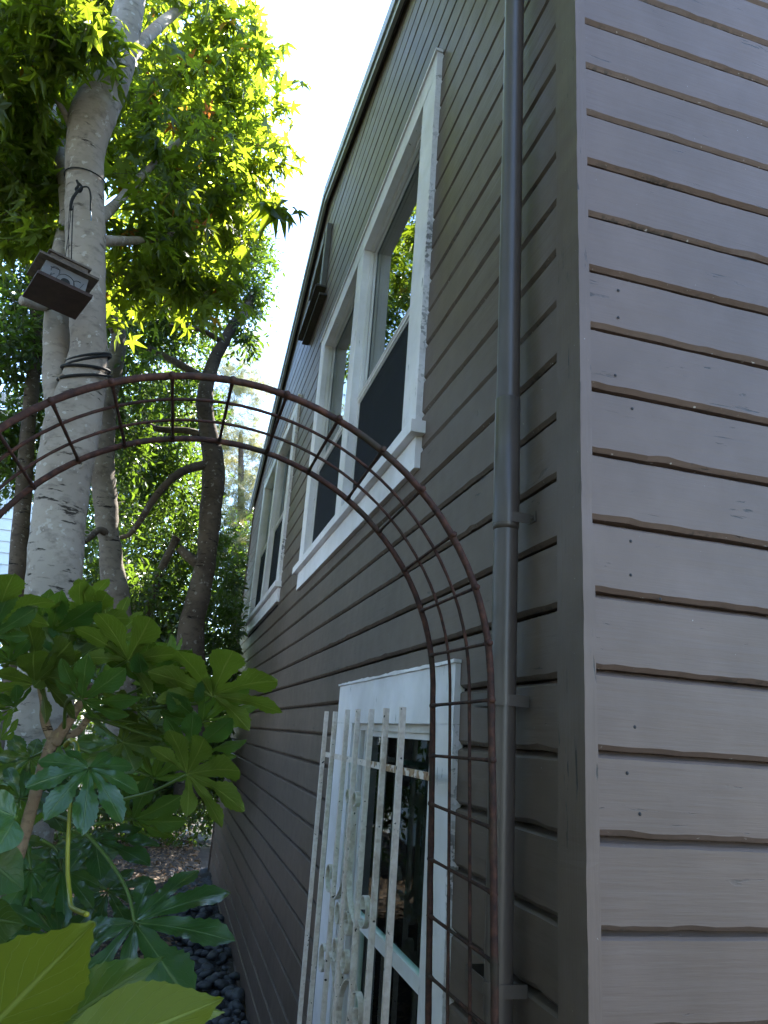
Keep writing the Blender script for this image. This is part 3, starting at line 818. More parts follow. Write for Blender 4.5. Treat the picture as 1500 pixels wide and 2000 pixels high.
gb = [((-1.1, .4, 5.3), (.6, .9, .5), 200), ((-.75, 1.3, 6.2), (.6, .8, .5), 200), ((-1.4, -.7, 4.9), (.7, .8, .5), 150), ((-.65, -.1, 5.9), (.5, .6, .4), 110),  # overhead clumps out of view, added to darken the side wall
      ((-1.75, 3.5, 6.0), (.7, .6, .6), 150), ((-2.4, 3.4, 5.4), (.7, .6, .6), 160), ((-2.3, 3.2, 6.8), (.8, .7, .7), 160), ((-2.7, 3.0, 4.3), (.5, .6, .8), 120),  # crown clumps added to keep the sun off the left foliage
      blob(455, 40, 2.9, 80, 38), blob(480, 170, 3.2, 65, 38), blob(450, 300, 3.3, 90, 60), blob(380, 120, 3.0, 95, 42), blob(330, 230, 2.8, 90, 42), blob(360, 360, 2.9, 95, 48),
      blob(300, 470, 2.7, 75, 45), blob(430, 420, 3.1, 70, 36), blob(400, 540, 2.8, 55, 26), blob(300, 60, 3.4, 110, 40), blob(250, 300, 3.6, 80, 30), blob(520, 290, 3.2, 25, 10),
      blob(80, 50, 2.0, 90, 50), blob(150, 30, 1.8, 60, 20), blob(40, 170, 2.3, 80, 60), blob(90, 220, 2.8, 80, 50), blob(30, 320, 2.6, 80, 55), blob(90, 380, 3.0, 70, 40), blob(40, 440, 2.6, 50, 22),
      blob(60, 270, 3.8, 110, 110), blob(40, 100, 3.8, 120, 110), blob(95, 455, 2.5, 20, 5), blob(190, 540, 3.1, 60, 30),
      blob(330, 150, 4.6, 130, 90), blob(420, 300, 5.0, 110, 90), blob(330, 420, 5.4, 100, 90), blob(450, 120, 5.2, 80, 50), blob(470, 430, 5.6, 50, 40), blob(300, 560, 4.4, 50, 30),
      blob(400, -120, 3.5, 90, 20), blob(150, -200, 3.0, 180, 150), blob(0, -150, 3.0, 200, 170), blob(20, -500, 3.2, 220, 170), blob(-200, -100, 3.0, 200, 150), blob(-150, 300, 3.0, 150, 120)]
foliage(gum, STAR, gb, .118, 5, .24, M['gum'], 300, .75, .9, (.6, 1.15), .0018)
# sprig reaching out towards the gable, and a young shoot at the fork
def sprig(pts, leaves, parent, L):
    sp_ = spline(pts, 8); MB().tube(sp_, [.0026*(1-.6*i/len(sp_)) for i in range(len(sp_))], 5).build('twig', M['twig'], parent, smooth=True)
    P_, T_, N_ = [], [], []
    for (a, b) in leaves:
        a = Vector(a); b = Vector(b); P_.append(a); T_.append(b-a); N_.append(Vector((random.uniform(-.3, .3), -.55, .7)))
    sc_ = np.array([Vector(t).length for t in T_])
    leaf_parts(L, np.array(P_), frames(np.array(T_), np.array(N_)), sc_, M['gum'], parent)
q = lambda x, y: atY(x, y, 2.9)
sprig([q(505, 385), q(535, 405), q(562, 420), q(582, 412)], [(q(528, 402), q(500, 470)), (q(530, 402), q(548, 455)), (q(545, 412), q(565, 460)), (q(562, 420), q(575, 450)), (q(582, 412), q(606, 410)), (q(582, 412), q(592, 440)), (q(515, 390), q(480, 430)), (q(520, 395), q(470, 400))], gum, STAR)
sprig([q(215, 560), q(260, 555), q(330, 540), q(400, 560)], [(q(395, 545), q(360, 590)), (q(395, 545), q(395, 610)), (q(398, 550), q(440, 590)), (q(398, 545), q(450, 545)), (q(340, 540), q(300, 580))], gum, STAR)

dark1 = empty('broadleaf_tree', (atY(385, 1290, 5.2).x, 5.2, 0)); tag(dark1, 'dark crooked evergreen tree between the pale tree and the house', 'tree')
limb('trunk', [(372, 1560, 5.2, 62), (372, 1400, 5.2, 58), (372, 1290, 5.2, 54), (374, 1215, 5.2, 50), (392, 1150, 5.2, 44), (404, 1080, 5.2, 38), (410, 1010, 5.2, 42), (416, 940, 5.2, 44), (416, 890, 5.2, 40), (408, 850, 5.2, 36), (400, 780, 5.2, 32), (412, 720, 5.25, 26), (436, 670, 5.3, 22), (458, 632, 5.4, 20), (482, 600, 5.5, 17), (500, 560, 5.6, 10)], M['bark2'], dark1, 18, .10)
for L in ([(412, 905, 5.2, 22), (370, 915, 5.1, 16), (335, 935, 5.0, 15), (300, 975, 5.0, 14), (278, 1010, 5.0, 13), (255, 1042, 5.0, 10), (235, 1050, 5.0, 8)],
          [(414, 860, 5.2, 18), (370, 842, 5.3, 14), (310, 838, 5.4, 12), (280, 822, 5.5, 8)], [(436, 670, 5.3, 12), (405, 650, 5.2, 10), (372, 640, 5.2, 8), (330, 635, 5.2, 5)],
          [(400, 740, 5.2, 16), (370, 722, 5.3, 16), (330, 700, 5.4, 13), (290, 680, 5.6, 10)], [(398, 1110, 5.2, 22), (372, 1090, 5.2, 20), (350, 1070, 5.2, 14)],
          [(255, 1270, 5.6, 20), (290, 1190, 5.5, 17), (312, 1120, 5.5, 15), (335, 1070, 5.5, 15), (345, 1050, 5.5, 20)]):
    limb('limb', L, M['bark2'], dark1, 10, .14)
db = [blob(300, 560, 6.0, 80, 90), blob(420, 520, 6.2, 45, 45), blob(210, 520, 6.0, 60, 60), blob(120, 560, 6.0, 50, 40), blob(480, 560, 5.6, 35, 45), blob(500, 590, 5.6, 20, 18), blob(470, 655, 5.5, 22, 22), blob(490, 500, 5.8, 40, 50), blob(330, 590, 5.8, 60, 70), blob(400, 620, 6.0, 50, 50), blob(330, 720, 6.2, 65, 80), blob(270, 640, 6.0, 55, 55),
      blob(300, 850, 6.4, 70, 90), blob(370, 800, 6.4, 55, 60), blob(350, 960, 6.5, 70, 90), blob(260, 950, 6.3, 55, 60), blob(380, 1060, 6.8, 60, 70), blob(300, 1100, 6.6, 70, 90), blob(240, 1200, 6.3, 60, 70), blob(330, 1200, 6.4, 70, 100), blob(440, 1230, 6.8, 50, 80), blob(450, 1120, 7.4, 40, 50),
      blob(420, 1320, 6.6, 50, 90), blob(300, 1320, 6.2, 90, 120), blob(350, 1450, 6.6, 100, 200), blob(250, 1500, 5.4, 80, 100), blob(420, 1480, 7.0, 60, 120), blob(350, 300, 7.0, 110, 100), blob(430, 460, 6.8, 70, 90), blob(300, 950, 7.5, 110, 160), blob(380, 1180, 7.8, 90, 120), blob(300, 700, 7.5, 110, 130), blob(230, 850, 7.2, 80, 90), blob(430, 1300, 8.6, 50, 70)]
foliage(dark1, OVAL, db, .075, 9, .22, M['bay'], 300, .25, .6, (.6, 1.2), .002)
dark2 = empty('knotted_tree', (atY(222, 1250, 4.6).x, 4.6, 0)); tag(dark2, 'short knotted tree trunk just right of the pale forked trunk', 'tree')
limb('trunk', [(238, 1500, 4.6, 62), (236, 1350, 4.6, 60), (232, 1240, 4.6, 56), (228, 1170, 4.6, 52), (219, 1110, 4.6, 46), (214, 1060, 4.6, 40), (207, 1000, 4.6, 44), (203, 950, 4.6, 46), (201, 905, 4.6, 44), (206, 850, 4.65, 36), (212, 780, 4.7, 34), (222, 720, 4.75, 34), (232, 660, 4.8, 30), (222, 620, 4.9, 22), (205, 570, 5.0, 16)], M['bark3'], dark2, 18, .13)
limb('limb', [(222, 1055, 4.6, 20), (196, 1035, 4.5, 14), (175, 1050, 4.4, 12), (160, 1060, 4.35, 10)], M['bark2'], dark2, 10, .12)
limb('limb', [(232, 660, 4.8, 22), (216, 630, 4.75, 16), (208, 600, 4.7, 12)], M['bark2'], dark2, 10, .12)
db = [blob(250, 740, 5.0, 50, 40), blob(200, 830, 5.2, 40, 40), blob(240, 880, 5.0, 40, 30), blob(230, 1000, 5.2, 30, 18), blob(230, 580, 5.2, 60, 60), blob(180, 1120, 5.2, 40, 30), blob(260, 1150, 5.2, 40, 30), blob(210, 1300, 5.2, 60, 60)]
foliage(dark2, OVAL, db, .075, 9, .20, M['bay'], 120, .25, .6, (.6, 1.2), .002)
dark3 = empty('evergreen_tree', (atY(30, 1200, 5.0).x, 5.0, 0)); tag(dark3, 'glossy evergreen tree at the left edge behind the pale trunk', 'tree')
limb('trunk', [(20, 1500, 5.0, 40), (30, 1200, 5.0, 36), (50, 900, 5.0, 30), (70, 650, 5.1, 24), (60, 520, 5.2, 18), (25, 440, 5.3, 14), (0, 380, 5.4, 10)], M['bark2'], dark3, 12, .1)
limb('limb', [(70, 560, 5.1, 14), (50, 490, 5.0, 10), (20, 440, 4.9, 8), (-20, 420, 4.8, 6)], M['bark2'], dark3, 8, .1)
db = [blob(30, 520, 5.2, 45, 40), blob(60, 620, 5.2, 50, 70), blob(20, 680, 5.0, 50, 70), blob(80, 740, 5.3, 40, 40), blob(50, 800, 5.4, 25, 12), blob(50, 880, 5.4, 50, 60), blob(30, 960, 5.2, 40, 14), blob(10, 860, 5.3, 40, 45), blob(70, 1000, 5.4, 24, 6), blob(100, 480, 5.6, 50, 40), blob(150, 600, 5.8, 60, 60), blob(30, 400, 5.8, 60, 60)]
foliage(dark3, OVAL, db, .08, 9, .22, M['bay'], 200, .25, .6, (.6, 1.2), .002)
pale = empty('feathery_tree', (atY(480, 1100, 12).x, 12, 0)); tag(pale, 'sunlit feathery pale green tree beyond the far end of the house', 'tree')
limb('trunk', [(455, 1500, 12, 22), (460, 1200, 12, 18), (470, 1000, 12, 14), (470, 850, 12, 8)], M['bark2'], pale, 10, .1)
db = [blob(450, 740, 11.5, 40, 90), blob(480, 700, 12, 30, 50), blob(500, 760, 12, 25, 40), blob(450, 830, 12, 50, 150), blob(490, 900, 12.5, 40, 130), blob(470, 980, 12, 50, 200), blob(440, 1060, 11.5, 40, 110), blob(480, 1080, 12, 35, 120), blob(470, 1160, 11.5, 30, 90), blob(400, 900, 13, 60, 120), blob(330, 800, 13, 90, 150), blob(340, 1000, 13, 80, 150)]
foliage(pale, OVAL, [((1.0, 11.3, 4.3), (1.5, 1.2, 1.2), 520), ((1.9, 12.6, 6.2), (1.0, 1.0, 1.0), 200), ((-.3, 13.2, 5.2), (.9, .9, .8), 90), ((.6, 11.6, 3.4), (1.2, .9, .7), 160)], .09, 9, .25, M['bay'], 0, .25, .6, (.6, 1.2), .002)  # dark clumps mostly hidden by the house, added to dapple the path
foliage(pale, SPRAY, db, .16, 7, .30, M['pale'], 0, .3, .5, (.6, 1.3), .004)

# hedge behind everything, plus unseen masses added by the camera to block light
hb = [((x, y, z), (.9, .7, .8), 95) for x, y, z in [(-3.4, 8.2, .7), (-2.2, 9.0, .6), (-3.0, 8.8, 2.0), (-1.9, 9.8, 1.9), (-2.2, 9.6, 3.0), (-3.0, 8.2, 1.2)]]
hb += [((x, y, z), (.8, .6, .9), 150) for x, y, z in [(-1.6, 11.2, .7), (-.6, 11.4, .7), (.4, 11.6, .7), (-1.2, 11.4, 2.0), (-.2, 11.5, 1.9), (.6, 11.8, 2.0), (-2.6, 11.5, 4.2), (-1.8, 12.5, 4.4), (-1.3, 12.8, 3.2), (-2.3, 11.8, 5.4), (-3.4, 11.8, 5.2)]]
hb += [((-2.3, y, z), (.45, .8, .8), 170) for y in (-7, -5.6, -4.2, -2.8, -1.4, 0, 1.0) for z in (.8, 2.1, 3.4, 4.7)]  # unseen mass left of the camera, added to darken the side wall
hb += [((-1.65, y, z), (.4, .7, .7), 150) for y in (-6.6, -5.4, -4.2, -3.0) for z in (.8, 2.0, 3.1, 4.1)]  # unseen mass behind the camera, added to block low light
hb += [((x, 13.2+.3*math.sin(x*9), z), (.8, .6, .75), 170) for x in (-4.0, -3.1, -2.2, -1.3) for z in (2.6, 3.8, 5.0, 6.2, 7.2)]
hb += [((x, 10.3, z), (.6, .45, .7), 170) for x in (-1.9, -1.1, -.3, .5, 1.2) for z in (.45, 1.3)]
hb += [((-3.9, y, z), (.6, 1.0, .9), 85) for y in (-5, -3.4, -1.8, -.2, 1.4, 3, 4.6, 6.2) for z in (.9, 2.4, 3.9, 5.3)]  # unseen outer row on the left, added as a light blocker
Ph, Rh, twh = sprigs(hb, .08, 9, .25, .25, .6)
kk = (Ph[:, 0] < -.75) | (Ph[:, 1] > 9.4)
Ph, Rh = Ph[kk], Rh[kk]
hd = scatter('hedge', OVAL, Ph, Rh, .105*rng.uniform(.6, 1.2, len(Ph)), M['bay'], None); tag(hd, 'dense dark evergreen undergrowth at the back of the garden, with unseen masses added beside the camera to block light', 'hedge', kind='stuff')

# ------------------------------------------------------------------ neighbour house, fence
nh = empty('neighbour_house', (-6.5, 11, 0)); tag(nh, 'pale blue white neighbouring house seen through leaves at the far left', 'house')
M['pblue'] = simple('pale_blue_paint', (.62, .68, .72), .6, 0, .06, 2, .05)
for k in range(35):
    z = k*.18
    MB().add([(-11, 10.98, z), (-3.2, 10.98, z), (-3.2, 11.0, z+.18), (-11, 11.0, z+.18), (-11, 11.1, z), (-3.2, 11.1, z), (-3.2, 11.1, z+.18), (-11, 11.1, z+.18)],
             [(0, 1, 2, 3), (7, 6, 5, 4), (0, 4, 5, 1), (1, 5, 6, 2), (2, 6, 7, 3), (3, 7, 4, 0)]).build('siding_board', M['pblue'], nh)
MB().box((-11, 11.11, -.1), (-3.25, 16, 6.25)).build('wall', M['pblue'], nh)
MB().add([(-11.4, 10.6, 6.28), (-2.9, 10.6, 6.28), (-2.9, 13.5, 7.4), (-11.4, 13.5, 7.4), (-11.4, 10.6, 6.42), (-2.9, 10.6, 6.42), (-2.9, 13.5, 7.54), (-11.4, 13.5, 7.54)],
         [(3, 2, 1, 0), (4, 5, 6, 7), (0, 1, 5, 4), (1, 2, 6, 5), (2, 3, 7, 6), (3, 0, 4, 7)]).build('roof', simple('pale_roof', (.35, .33, .31), .8), nh)
nw = MB().box((-4.5, 10.93, 2.4), (-3.6, 10.975, 3.8)).build('window', M['white2'], nh)
MB().box((-4.4, 10.915, 2.5), (-3.7, 10.928, 3.7)).build('pane', M['glass'], nw)
fence = empty('fence', (-2.9, 4, 0)); tag(fence, 'dark weathered board fence behind the palmate shrub', 'fence')
M['fence'] = m_bark('weathered_fence_wood', (.040, .033, .027), (.06, .052, .045), (.07, .065, .06), 1, False)
for k in range(40):
    y = 1.0+k*.16; h = 1.62+random.uniform(-.012, .012)
    MB().box((-2.9+random.uniform(-.004, .004), y, 0), (-2.878, y+.15, h)).build('fence_board', M['fence'], fence)
MB().box((-2.94, 1, .4), (-2.905, 7.4, .49)).build('rail', M['fence'], fence); MB().box((-2.94, 1, 1.3), (-2.905, 7.4, 1.39)).build('rail', M['fence'], fence)

# ------------------------------------------------------------------ birdhouse and ropes
BC = atY(112, 577, 1.93)
r_ = (CR*.762+CD*.294+CF*.576).normalized(); d_ = (CR*-.64+CD*.23+CF*.73); d_ = (d_-r_*d_.dot(r_)).normalized(); u_ = r_.cross(d_).normalized()
if u_.z < 0: u_ = -u_
kpx = depth(BC)/FOC
bh = empty('birdhouse', tuple(BC)); tag(bh, 'small wooden birdhouse tilted on its rope beside the pale trunk', 'birdhouse')
def bx(name, a0, a1, b0, b1, c0, c1, mat):       # px-sized box in the birdhouse frame (right, back, up)
    V = []
    for c in (c0, c1):
        for (a, b) in ((a0, b0), (a1, b0), (a1, b1), (a0, b1)):
            V.append(BC+(r_*a*1.13+d_*b+u_*c)*kpx)
    return MB().add(V, [(0, 3, 2, 1), (4, 5, 6, 7), (0, 1, 5, 4), (1, 2, 6, 5), (2, 3, 7, 6), (3, 0, 4, 7)]).build(name, mat, bh)
M['bwood'] = simple('birdhouse_dark_wood', (.045, .022, .018), .7, 0, .3, 30, .3)
M['broof'] = simple('birdhouse_grey_wood', (.11, .085, .07), .75, 0, .35, 40, .4)
M['bface'] = simple('birdhouse_painted_panel', (.17, .17, .18), .6, 0, .12, 12, .1)
bx('base', -45, 46, -50, 50, -4, 3, M['bwood'])
bx('wall', -36, 36, -30, 36, 3.2, 44, M['bface'])
bx('roof', -50, 50, -44, 46, 44.2, 49, M['broof'])
bx('roof_box', -32, 32, -28, 30, 49.2, 66, M['broof'])
bx('roof_cap', -36, 36, -32, 34, 66.2, 70, M['broof'])
hc = [BC+(r_*(2+9*math.cos(a))+d_*(-30.6)+u_*(15+9*math.sin(a)))*kpx for a in [i/20*2*math.pi for i in range(20)]]
MB().add(hc, [tuple(range(20))]).build('entrance_hole', M['dark'], bh)
def arcline(cx, cy, rr, a0, a1): return [BC+(r_*(cx+rr*math.cos(a0+(a1-a0)*i/14))+d_*(-30.8)+u_*(cy+rr*math.sin(a0+(a1-a0)*i/14)))*kpx for i in range(15)]
for a in ((2, 15, 17, 0, math.pi), (-20, 30, 8, -.5, 3.6), (24, 22, 8, 1.0, 5.0)):
    MB().tube(arcline(*a), .0011, 4).build('carved_line', M['dark'], bh)
for (x0, y0, x1, y1) in ((-34, 8, -20, 24), (19, 16, 34, 14), (-30, 34, -12, 36), (26, 6, 34, 30), (-26, 6, -26, 22)):
    MB().tube([BC+(r_*x0+d_*(-30.8)+u_*y0)*kpx, BC+(r_*x1+d_*(-30.8)+u_*y1)*kpx], .001, 4).build('carved_line', M['dark'], bh)
rp = empty('rope', tuple(atY(165, 352, 2.05))); tag(rp, 'black rope tied round the trunk holding up the birdhouse', 'rope')
def ringround(pts, name, r, parent, mat=None):      # closed loop of rope round the trunk; pts front points (px,py), back added
    MB().tube(spline(pts, 8), r, 7, disp=lambda p: 1+.15*mn.noise(p*160)).build(name, mat or M['rope'], parent, smooth=True)
def trunk_ring(py, cx, w, sag, tilt=0.0, n=40):
    c = atY(cx, py, 2.2); r = w*.5*depth(c)/FOC*1.06
    out = []
    for i in range(n+1):
        a = 2*math.pi*i/n
        out.append(Vector((c.x+r*math.cos(a), 2.2+r*math.sin(a), c.z+tilt*math.cos(a)+sag*math.sin(a))))
    return out
MB().tube(trunk_ring(352, 167, 72, .012, .0), .0034, 7).build('loop', M['rope'], rp, smooth=True)
Yf = 2.06
K_ = lambda x, y, Y=Yf: atY(x, y, Y)
MB().tube(spline([K_(150, 352), K_(153, 362), K_(148, 370), K_(156, 374), K_(160, 366), K_(154, 358)], 6), .0062, 7).build('knot', M['rope'], rp, smooth=True)
MB().tube(spline([K_(152, 372), K_(160, 366, 2.03), K_(172, 366, 2.02), K_(177, 382, 2.02), K_(177, 412, 2.03)], 6), .0042, 7).build('rope_end', M['rope'], rp, smooth=True)
MB().tube([K_(177, 412, 2.03), K_(178, 420, 2.03), K_(178, 431, 2.03)], .0026, 6).build('frayed_tip', simple('blue_tip', (.18, .30, .45), .6), rp, smooth=True)
MB().tube(spline([K_(160, 366, 2.03), K_(150, 376, 2.02), K_(140, 392, 2.02), K_(138, 410, 2.02)], 6), .0072, 7, disp=lambda p: 1+.3*mn.noise(p*60)).build('twisted_strand', M['rope'], rp, smooth=True)
top = BC+(u_*70+r_*4)*kpx
for (x, dx, r) in ((138, -8, .0018), (143, 6, .0026), (136, 2, .0016)):
    MB().tube(spline([K_(x, 402, 2.02), K_(x-2, 440, 2.0), top+r_*dx*kpx], 6), r, 5).build('cord', M['rope'], rp, smooth=True)
rp2 = empty('coiled_rope', tuple(atY(170, 705, 2.05))); tag(rp2, 'black rope looped several times around the leaning stem above the arch', 'rope')
for (py, cx, w, sg, tl) in ((700, 173, 70, .030, .040), (706, 172, 72, .034, .046), (722, 168, 82, .03, .012), (740, 166, 88, .034, .030)):
    MB().tube(trunk_ring(py, cx, w, sg, tl), .0068, 7).build('loop', M['rope'], rp2, smooth=True)

# ------------------------------------------------------------------ palmate shrub
def fat_leaf(k, lobes=8, spread=270, solid=.34):
    r = random.Random(k); vs = []; fs = []; uv = []
    d = spread/(lobes-1)
    for i in range(lobes):
        a = -spread/2+d*i+r.uniform(-3, 3); A = RAD(a)
        L = (1-.42*(abs(a)/(spread/2))**2.0)*r.uniform(.94, 1.04)
        n = 22; W_ = .185*r.uniform(.9, 1.1); phase = r.uniform(0, 6); twist = r.uniform(-.2, .2)
        base = len(vs)
        for j in range(n+1):
            t = j/n
            wedge = t*math.tan(RAD(d/2)*1.03)
            prof = W_*max(0, math.sin(math.pi*min(1, max(0, (t-.10)/.90))**1.7))**.8 if t > .1 else 0
            lowb = .075+.03*t
            w = min(wedge, max(prof, lowb if t < .6 else 0)) if t > 0 else 0
            if t > .45 and t < .97: w += .012*((j % 2)*2-1)*(1 if t < .9 else .4)
            if t >= 1: w = 0
            for q in (-1, -.5, 0, .5, 1):
                x0 = q*w; y0 = t
                z = .10*abs(q*w)*1.6-.20*t*t*(1+.25*math.sin(phase))+.018*math.sin(t*16+phase+q*1.5)*abs(q)+.02*math.sin(t*7+phase)*q+twist*q*w
                if abs(q) < .1: z -= .006
                x = (x0*math.cos(A)+y0*math.sin(A))*L; y = (-x0*math.sin(A)+y0*math.cos(A))*L
                vs.append((x, y, z*L)); uv.append((q*.98*min(1, w/.1+.0) if w < .1 else q, t))
        for j in range(n):
            for q in range(4):
                a_ = base+j*5+q; fs.append((a_, a_+1, a_+6, a_+5))
    me = bpy.data.meshes.new('leaf'); me.from_pydata(vs, [], fs); me.materials.append(M['fat'])
    l = me.uv_layers.new(name='uv'); idx = np.zeros(len(me.loops), dtype=np.int32); me.loops.foreach_get('vertex_index', idx)
    l.data.foreach_set('uv', np.asarray(uv, dtype=np.float32)[idx].ravel())
    me.polygons.foreach_set('use_smooth', [True]*len(me.polygons)); me.update(); return me
FL = {(k, lb): fat_leaf(k*10+lb, lb, sp_) for k in range(3) for lb, sp_ in ((5, 150), (7, 225), (9, 285))}
fats = empty('palmate_shrub', (-1.5, .55, 0)); tag(fats, 'large leafy shrub with glossy hand shaped leaves in the lower left', 'shrub')
FB = Vector(fats.location)
def put_leaf(A, T, side, roll, lobes, k, parent=fats, petiole=None, pr=.0032, pmat='petiole', view=None, me=None):
    y = (T-A); L = y.length; y.normalize(); v = (CAM-A).normalized() if view is None else view
    z = (v-y*v.dot(y)).normalized()*side; x = y.cross(z)
    R0 = Matrix((x, y, z)).transposed()
    R0 = R0 @ Matrix.Rotation(RAD(roll), 3, 'Y')
    o = bpy.data.objects.new('leaf', me or FL[(k % 3, lobes)]); COL.objects.link(o); o.parent = parent
    m4 = (R0 @ Matrix.Diagonal((L, L, L))).to_4x4(); m4.translation = A-Vector(parent.location); o.matrix_basis = m4
    if petiole:
        pts = spline([A]+petiole, 7)
        # petiole is a sub-part of its leaf, kept in world place
        po = MB().tube(pts, [pr*(1+.5*i/len(pts)) for i in range(len(pts))], 7).build('petiole', M[pmat], None, smooth=True)
        po.parent = o; po.matrix_parent_inverse = (Matrix.Translation(Vector(parent.location)) @ m4).inverted()
    return o
D = atD
stem1 = [D(-10, 1900, 1.62), D(22, 1720, 1.68), D(48, 1630, 1.72), D(72, 1540, 1.75), D(100, 1455, 1.78), D(118, 1430, 1.78)]
def stems(name, pts, rad): 
    a, b = spline(pts, 8, rad)
    MB().tube(a, b, 12, True, lambda p: 1+.12*mn.noise(p*35)).build(name, M['stem'], fats, smooth=True)
b0 = Vector((stem1[0].x, stem1[0].y, -.02))
stems('stem', [b0]+stem1, [.020, .018, .015, .0145, .0145, .0145, .013])
stems('stem', [D(104, 1450, 1.78), D(88, 1410, 1.80), D(85, 1370, 1.82), D(76, 1320, 1.84), D(72, 1270, 1.85)], [.011, .011, .010, .008, .006])
stems('stem', [D(108, 1450, 1.78), D(130, 1415, 1.78), D(152, 1380, 1.80), D(172, 1350, 1.82), D(196, 1320, 1.85)], [.014, .013, .011, .009, .006])
stems('stem', [D(118, 1440, 1.80), D(150, 1430, 1.86), D(175, 1400, 1.9), D(200, 1380, 1.95)], [.010, .010, .009, .006])
n1 = D(75, 1290, 1.84); n2 = D(190, 1330, 1.85); n3 = D(165, 1395, 1.88); n4 = D(125, 1450, 1.80)
FT = [ # attach, tip, side(+1 upper face seen), roll, lobes, variant, node
 ((250, 1290, 1.70), (303, 1188, 1.62), -1, -8, 7, 0, [D(228, 1303, 1.74), n2]),
 ((415, 1358, 1.72), (470, 1243, 1.62), -1, 10, 7, 1, [D(397, 1372, 1.74), D(330, 1380, 1.8), n3]),
 ((268, 1312, 1.78), (372, 1292, 1.70), 1, 62, 7, 2, [n2]),
 ((160, 1366, 1.55), (238, 1322, 1.50), 1, 22, 7, 0, [D(130, 1372, 1.7), n4]),
 ((285, 1340, 1.75), (392, 1352, 1.70), 1, 66, 7, 1, [n3]),
 ((395, 1410, 1.78), (490, 1342, 1.72), 1, 50, 7, 2, [D(330, 1420, 1.85), n3]),
 ((372, 1466, 1.76), (452, 1422, 1.70), 1, 40, 7, 0, [D(300, 1440, 1.82), n3]),
 ((366, 1512, 1.66), (488, 1488, 1.60), -1, 34, 7, 1, [D(300, 1545, 1.70), D(230, 1565, 1.74), D(150, 1600, 1.76)]),
 ((174, 1500, 1.55), (166, 1608, 1.44), 1, -10, 9, 2, [D(150, 1488, 1.60), D(148, 1455, 1.66), D(130, 1450, 1.74)]),
 ((263, 1802, 1.46), (366, 1936, 1.30), 1, -12, 9, 0, [D(246, 1735, 1.52), D(205, 1670, 1.58), D(150, 1612, 1.64), D(100, 1590, 1.70)]),
 ((68, 1335, 1.72), (66, 1245, 1.62), -1, 12, 7, 1, [n1]), ((72, 1320, 1.74), (150, 1240, 1.66), -1, -15, 7, 2, [n1]),
 ((160, 1200, 1.84), (148, 1115, 1.76), -1, 20, 5, 0, [D(150, 1240, 1.86), n2]), ((178, 1210, 1.84), (222, 1140, 1.78), -1, -10, 5, 1, [D(160, 1250, 1.86), n2]),
 ((-8, 1205, 1.62), (28, 1100, 1.52), -1, 8, 5, 2, [D(-20, 1260, 1.7), n1]), ((-15, 1240, 1.60), (12, 1140, 1.56), 1, -20, 5, 0, [n1]),
 ((60, 1240, 1.80), (105, 1160, 1.78), 1, 40, 7, 1, [n1]), ((100, 1235, 1.82), (195, 1195, 1.76), 1, 45, 7, 2, [n1]),
 ((20, 1290, 1.70), (-40, 1250, 1.64), 1, -50, 7, 0, [n1]), ((30, 1380, 1.70), (-50, 1400, 1.62), 1, -60, 7, 1, [n1]),
 ((235, 1420, 1.90), (320, 1415, 1.86), -1, 50, 7, 2, [n3]), ((240, 1450, 1.85), (345, 1475, 1.80), -1, -40, 7, 0, [n3]),
 ((300, 1520, 1.9), (250, 1430, 1.86), 1, -35, 7, 1, [n4]), ((220, 1250, 1.90), (190, 1170, 1.84), -1, 25, 7, 2, [n2]),
 ((120, 1290, 1.80), (20, 1230, 1.74), -1, 30, 7, 0, [n1]), ((140, 1300, 1.84), (110, 1205, 1.80), 1, 40, 7, 1, [n2]),
 ((330, 1300, 1.85), (395, 1330, 1.8), -1, 55, 7, 2, [n2]), ((200, 1345, 1.82), (300, 1370, 1.72), -1, 70, 7, 0, [n2]),
 ((120, 1700, 1.75), (60, 1790, 1.62), 1, 8, 9, 1, [D(110, 1660, 1.78), D(80, 1640, 1.76)]), ((185, 1640, 1.80), (288, 1672, 1.74), 1, -55, 7, 2, [D(140, 1620, 1.76)]),
 ((210, 1740, 1.85), (180, 1850, 1.72), 1, 20, 9, 0, [D(130, 1690, 1.8)]), ((260, 1600, 1.9), (345, 1570, 1.85), 1, 40, 7, 1, [D(180, 1610, 1.8)]),
 ((60, 1700, 1.70), (-10, 1820, 1.55), 1, -15, 9, 2, [D(50, 1640, 1.74)]), ((110, 1830, 1.60), (10, 1900, 1.45), 1, 10, 9, 0, [D(60, 1760, 1.66)]),
 ((40, 1560, 1.90), (-30, 1530, 1.85), 1, 10, 7, 1, [D(70, 1560, 1.85)]), ((60, 1480, 1.95), (20, 1560, 1.9), 1, -20, 7, 2, [n4]),
]
for (a, t, sd_, roll, lb, k, nodes) in FT:
    put_leaf(D(*a), D(*t), sd_, roll, lb, k, petiole=nodes)
# leaves filling the shadowed inside of the shrub
for k in range(46):
    px = random.uniform(-60, 330); py = random.uniform(1250, 1950); dd_ = random.uniform(1.95, 2.5)
    if px > 130 and py > 1540: continue
    if px < 180 and py < 1330: continue
    a = D(px, py, dd_); an = random.uniform(0, 6.28); L = random.uniform(85, 125)
    t = D(px+L*math.cos(an), py+L*.7*math.sin(an)+35, dd_-.08)
    put_leaf(a, t, 1, random.uniform(-55, 55), 7 if k % 2 else 9, k)
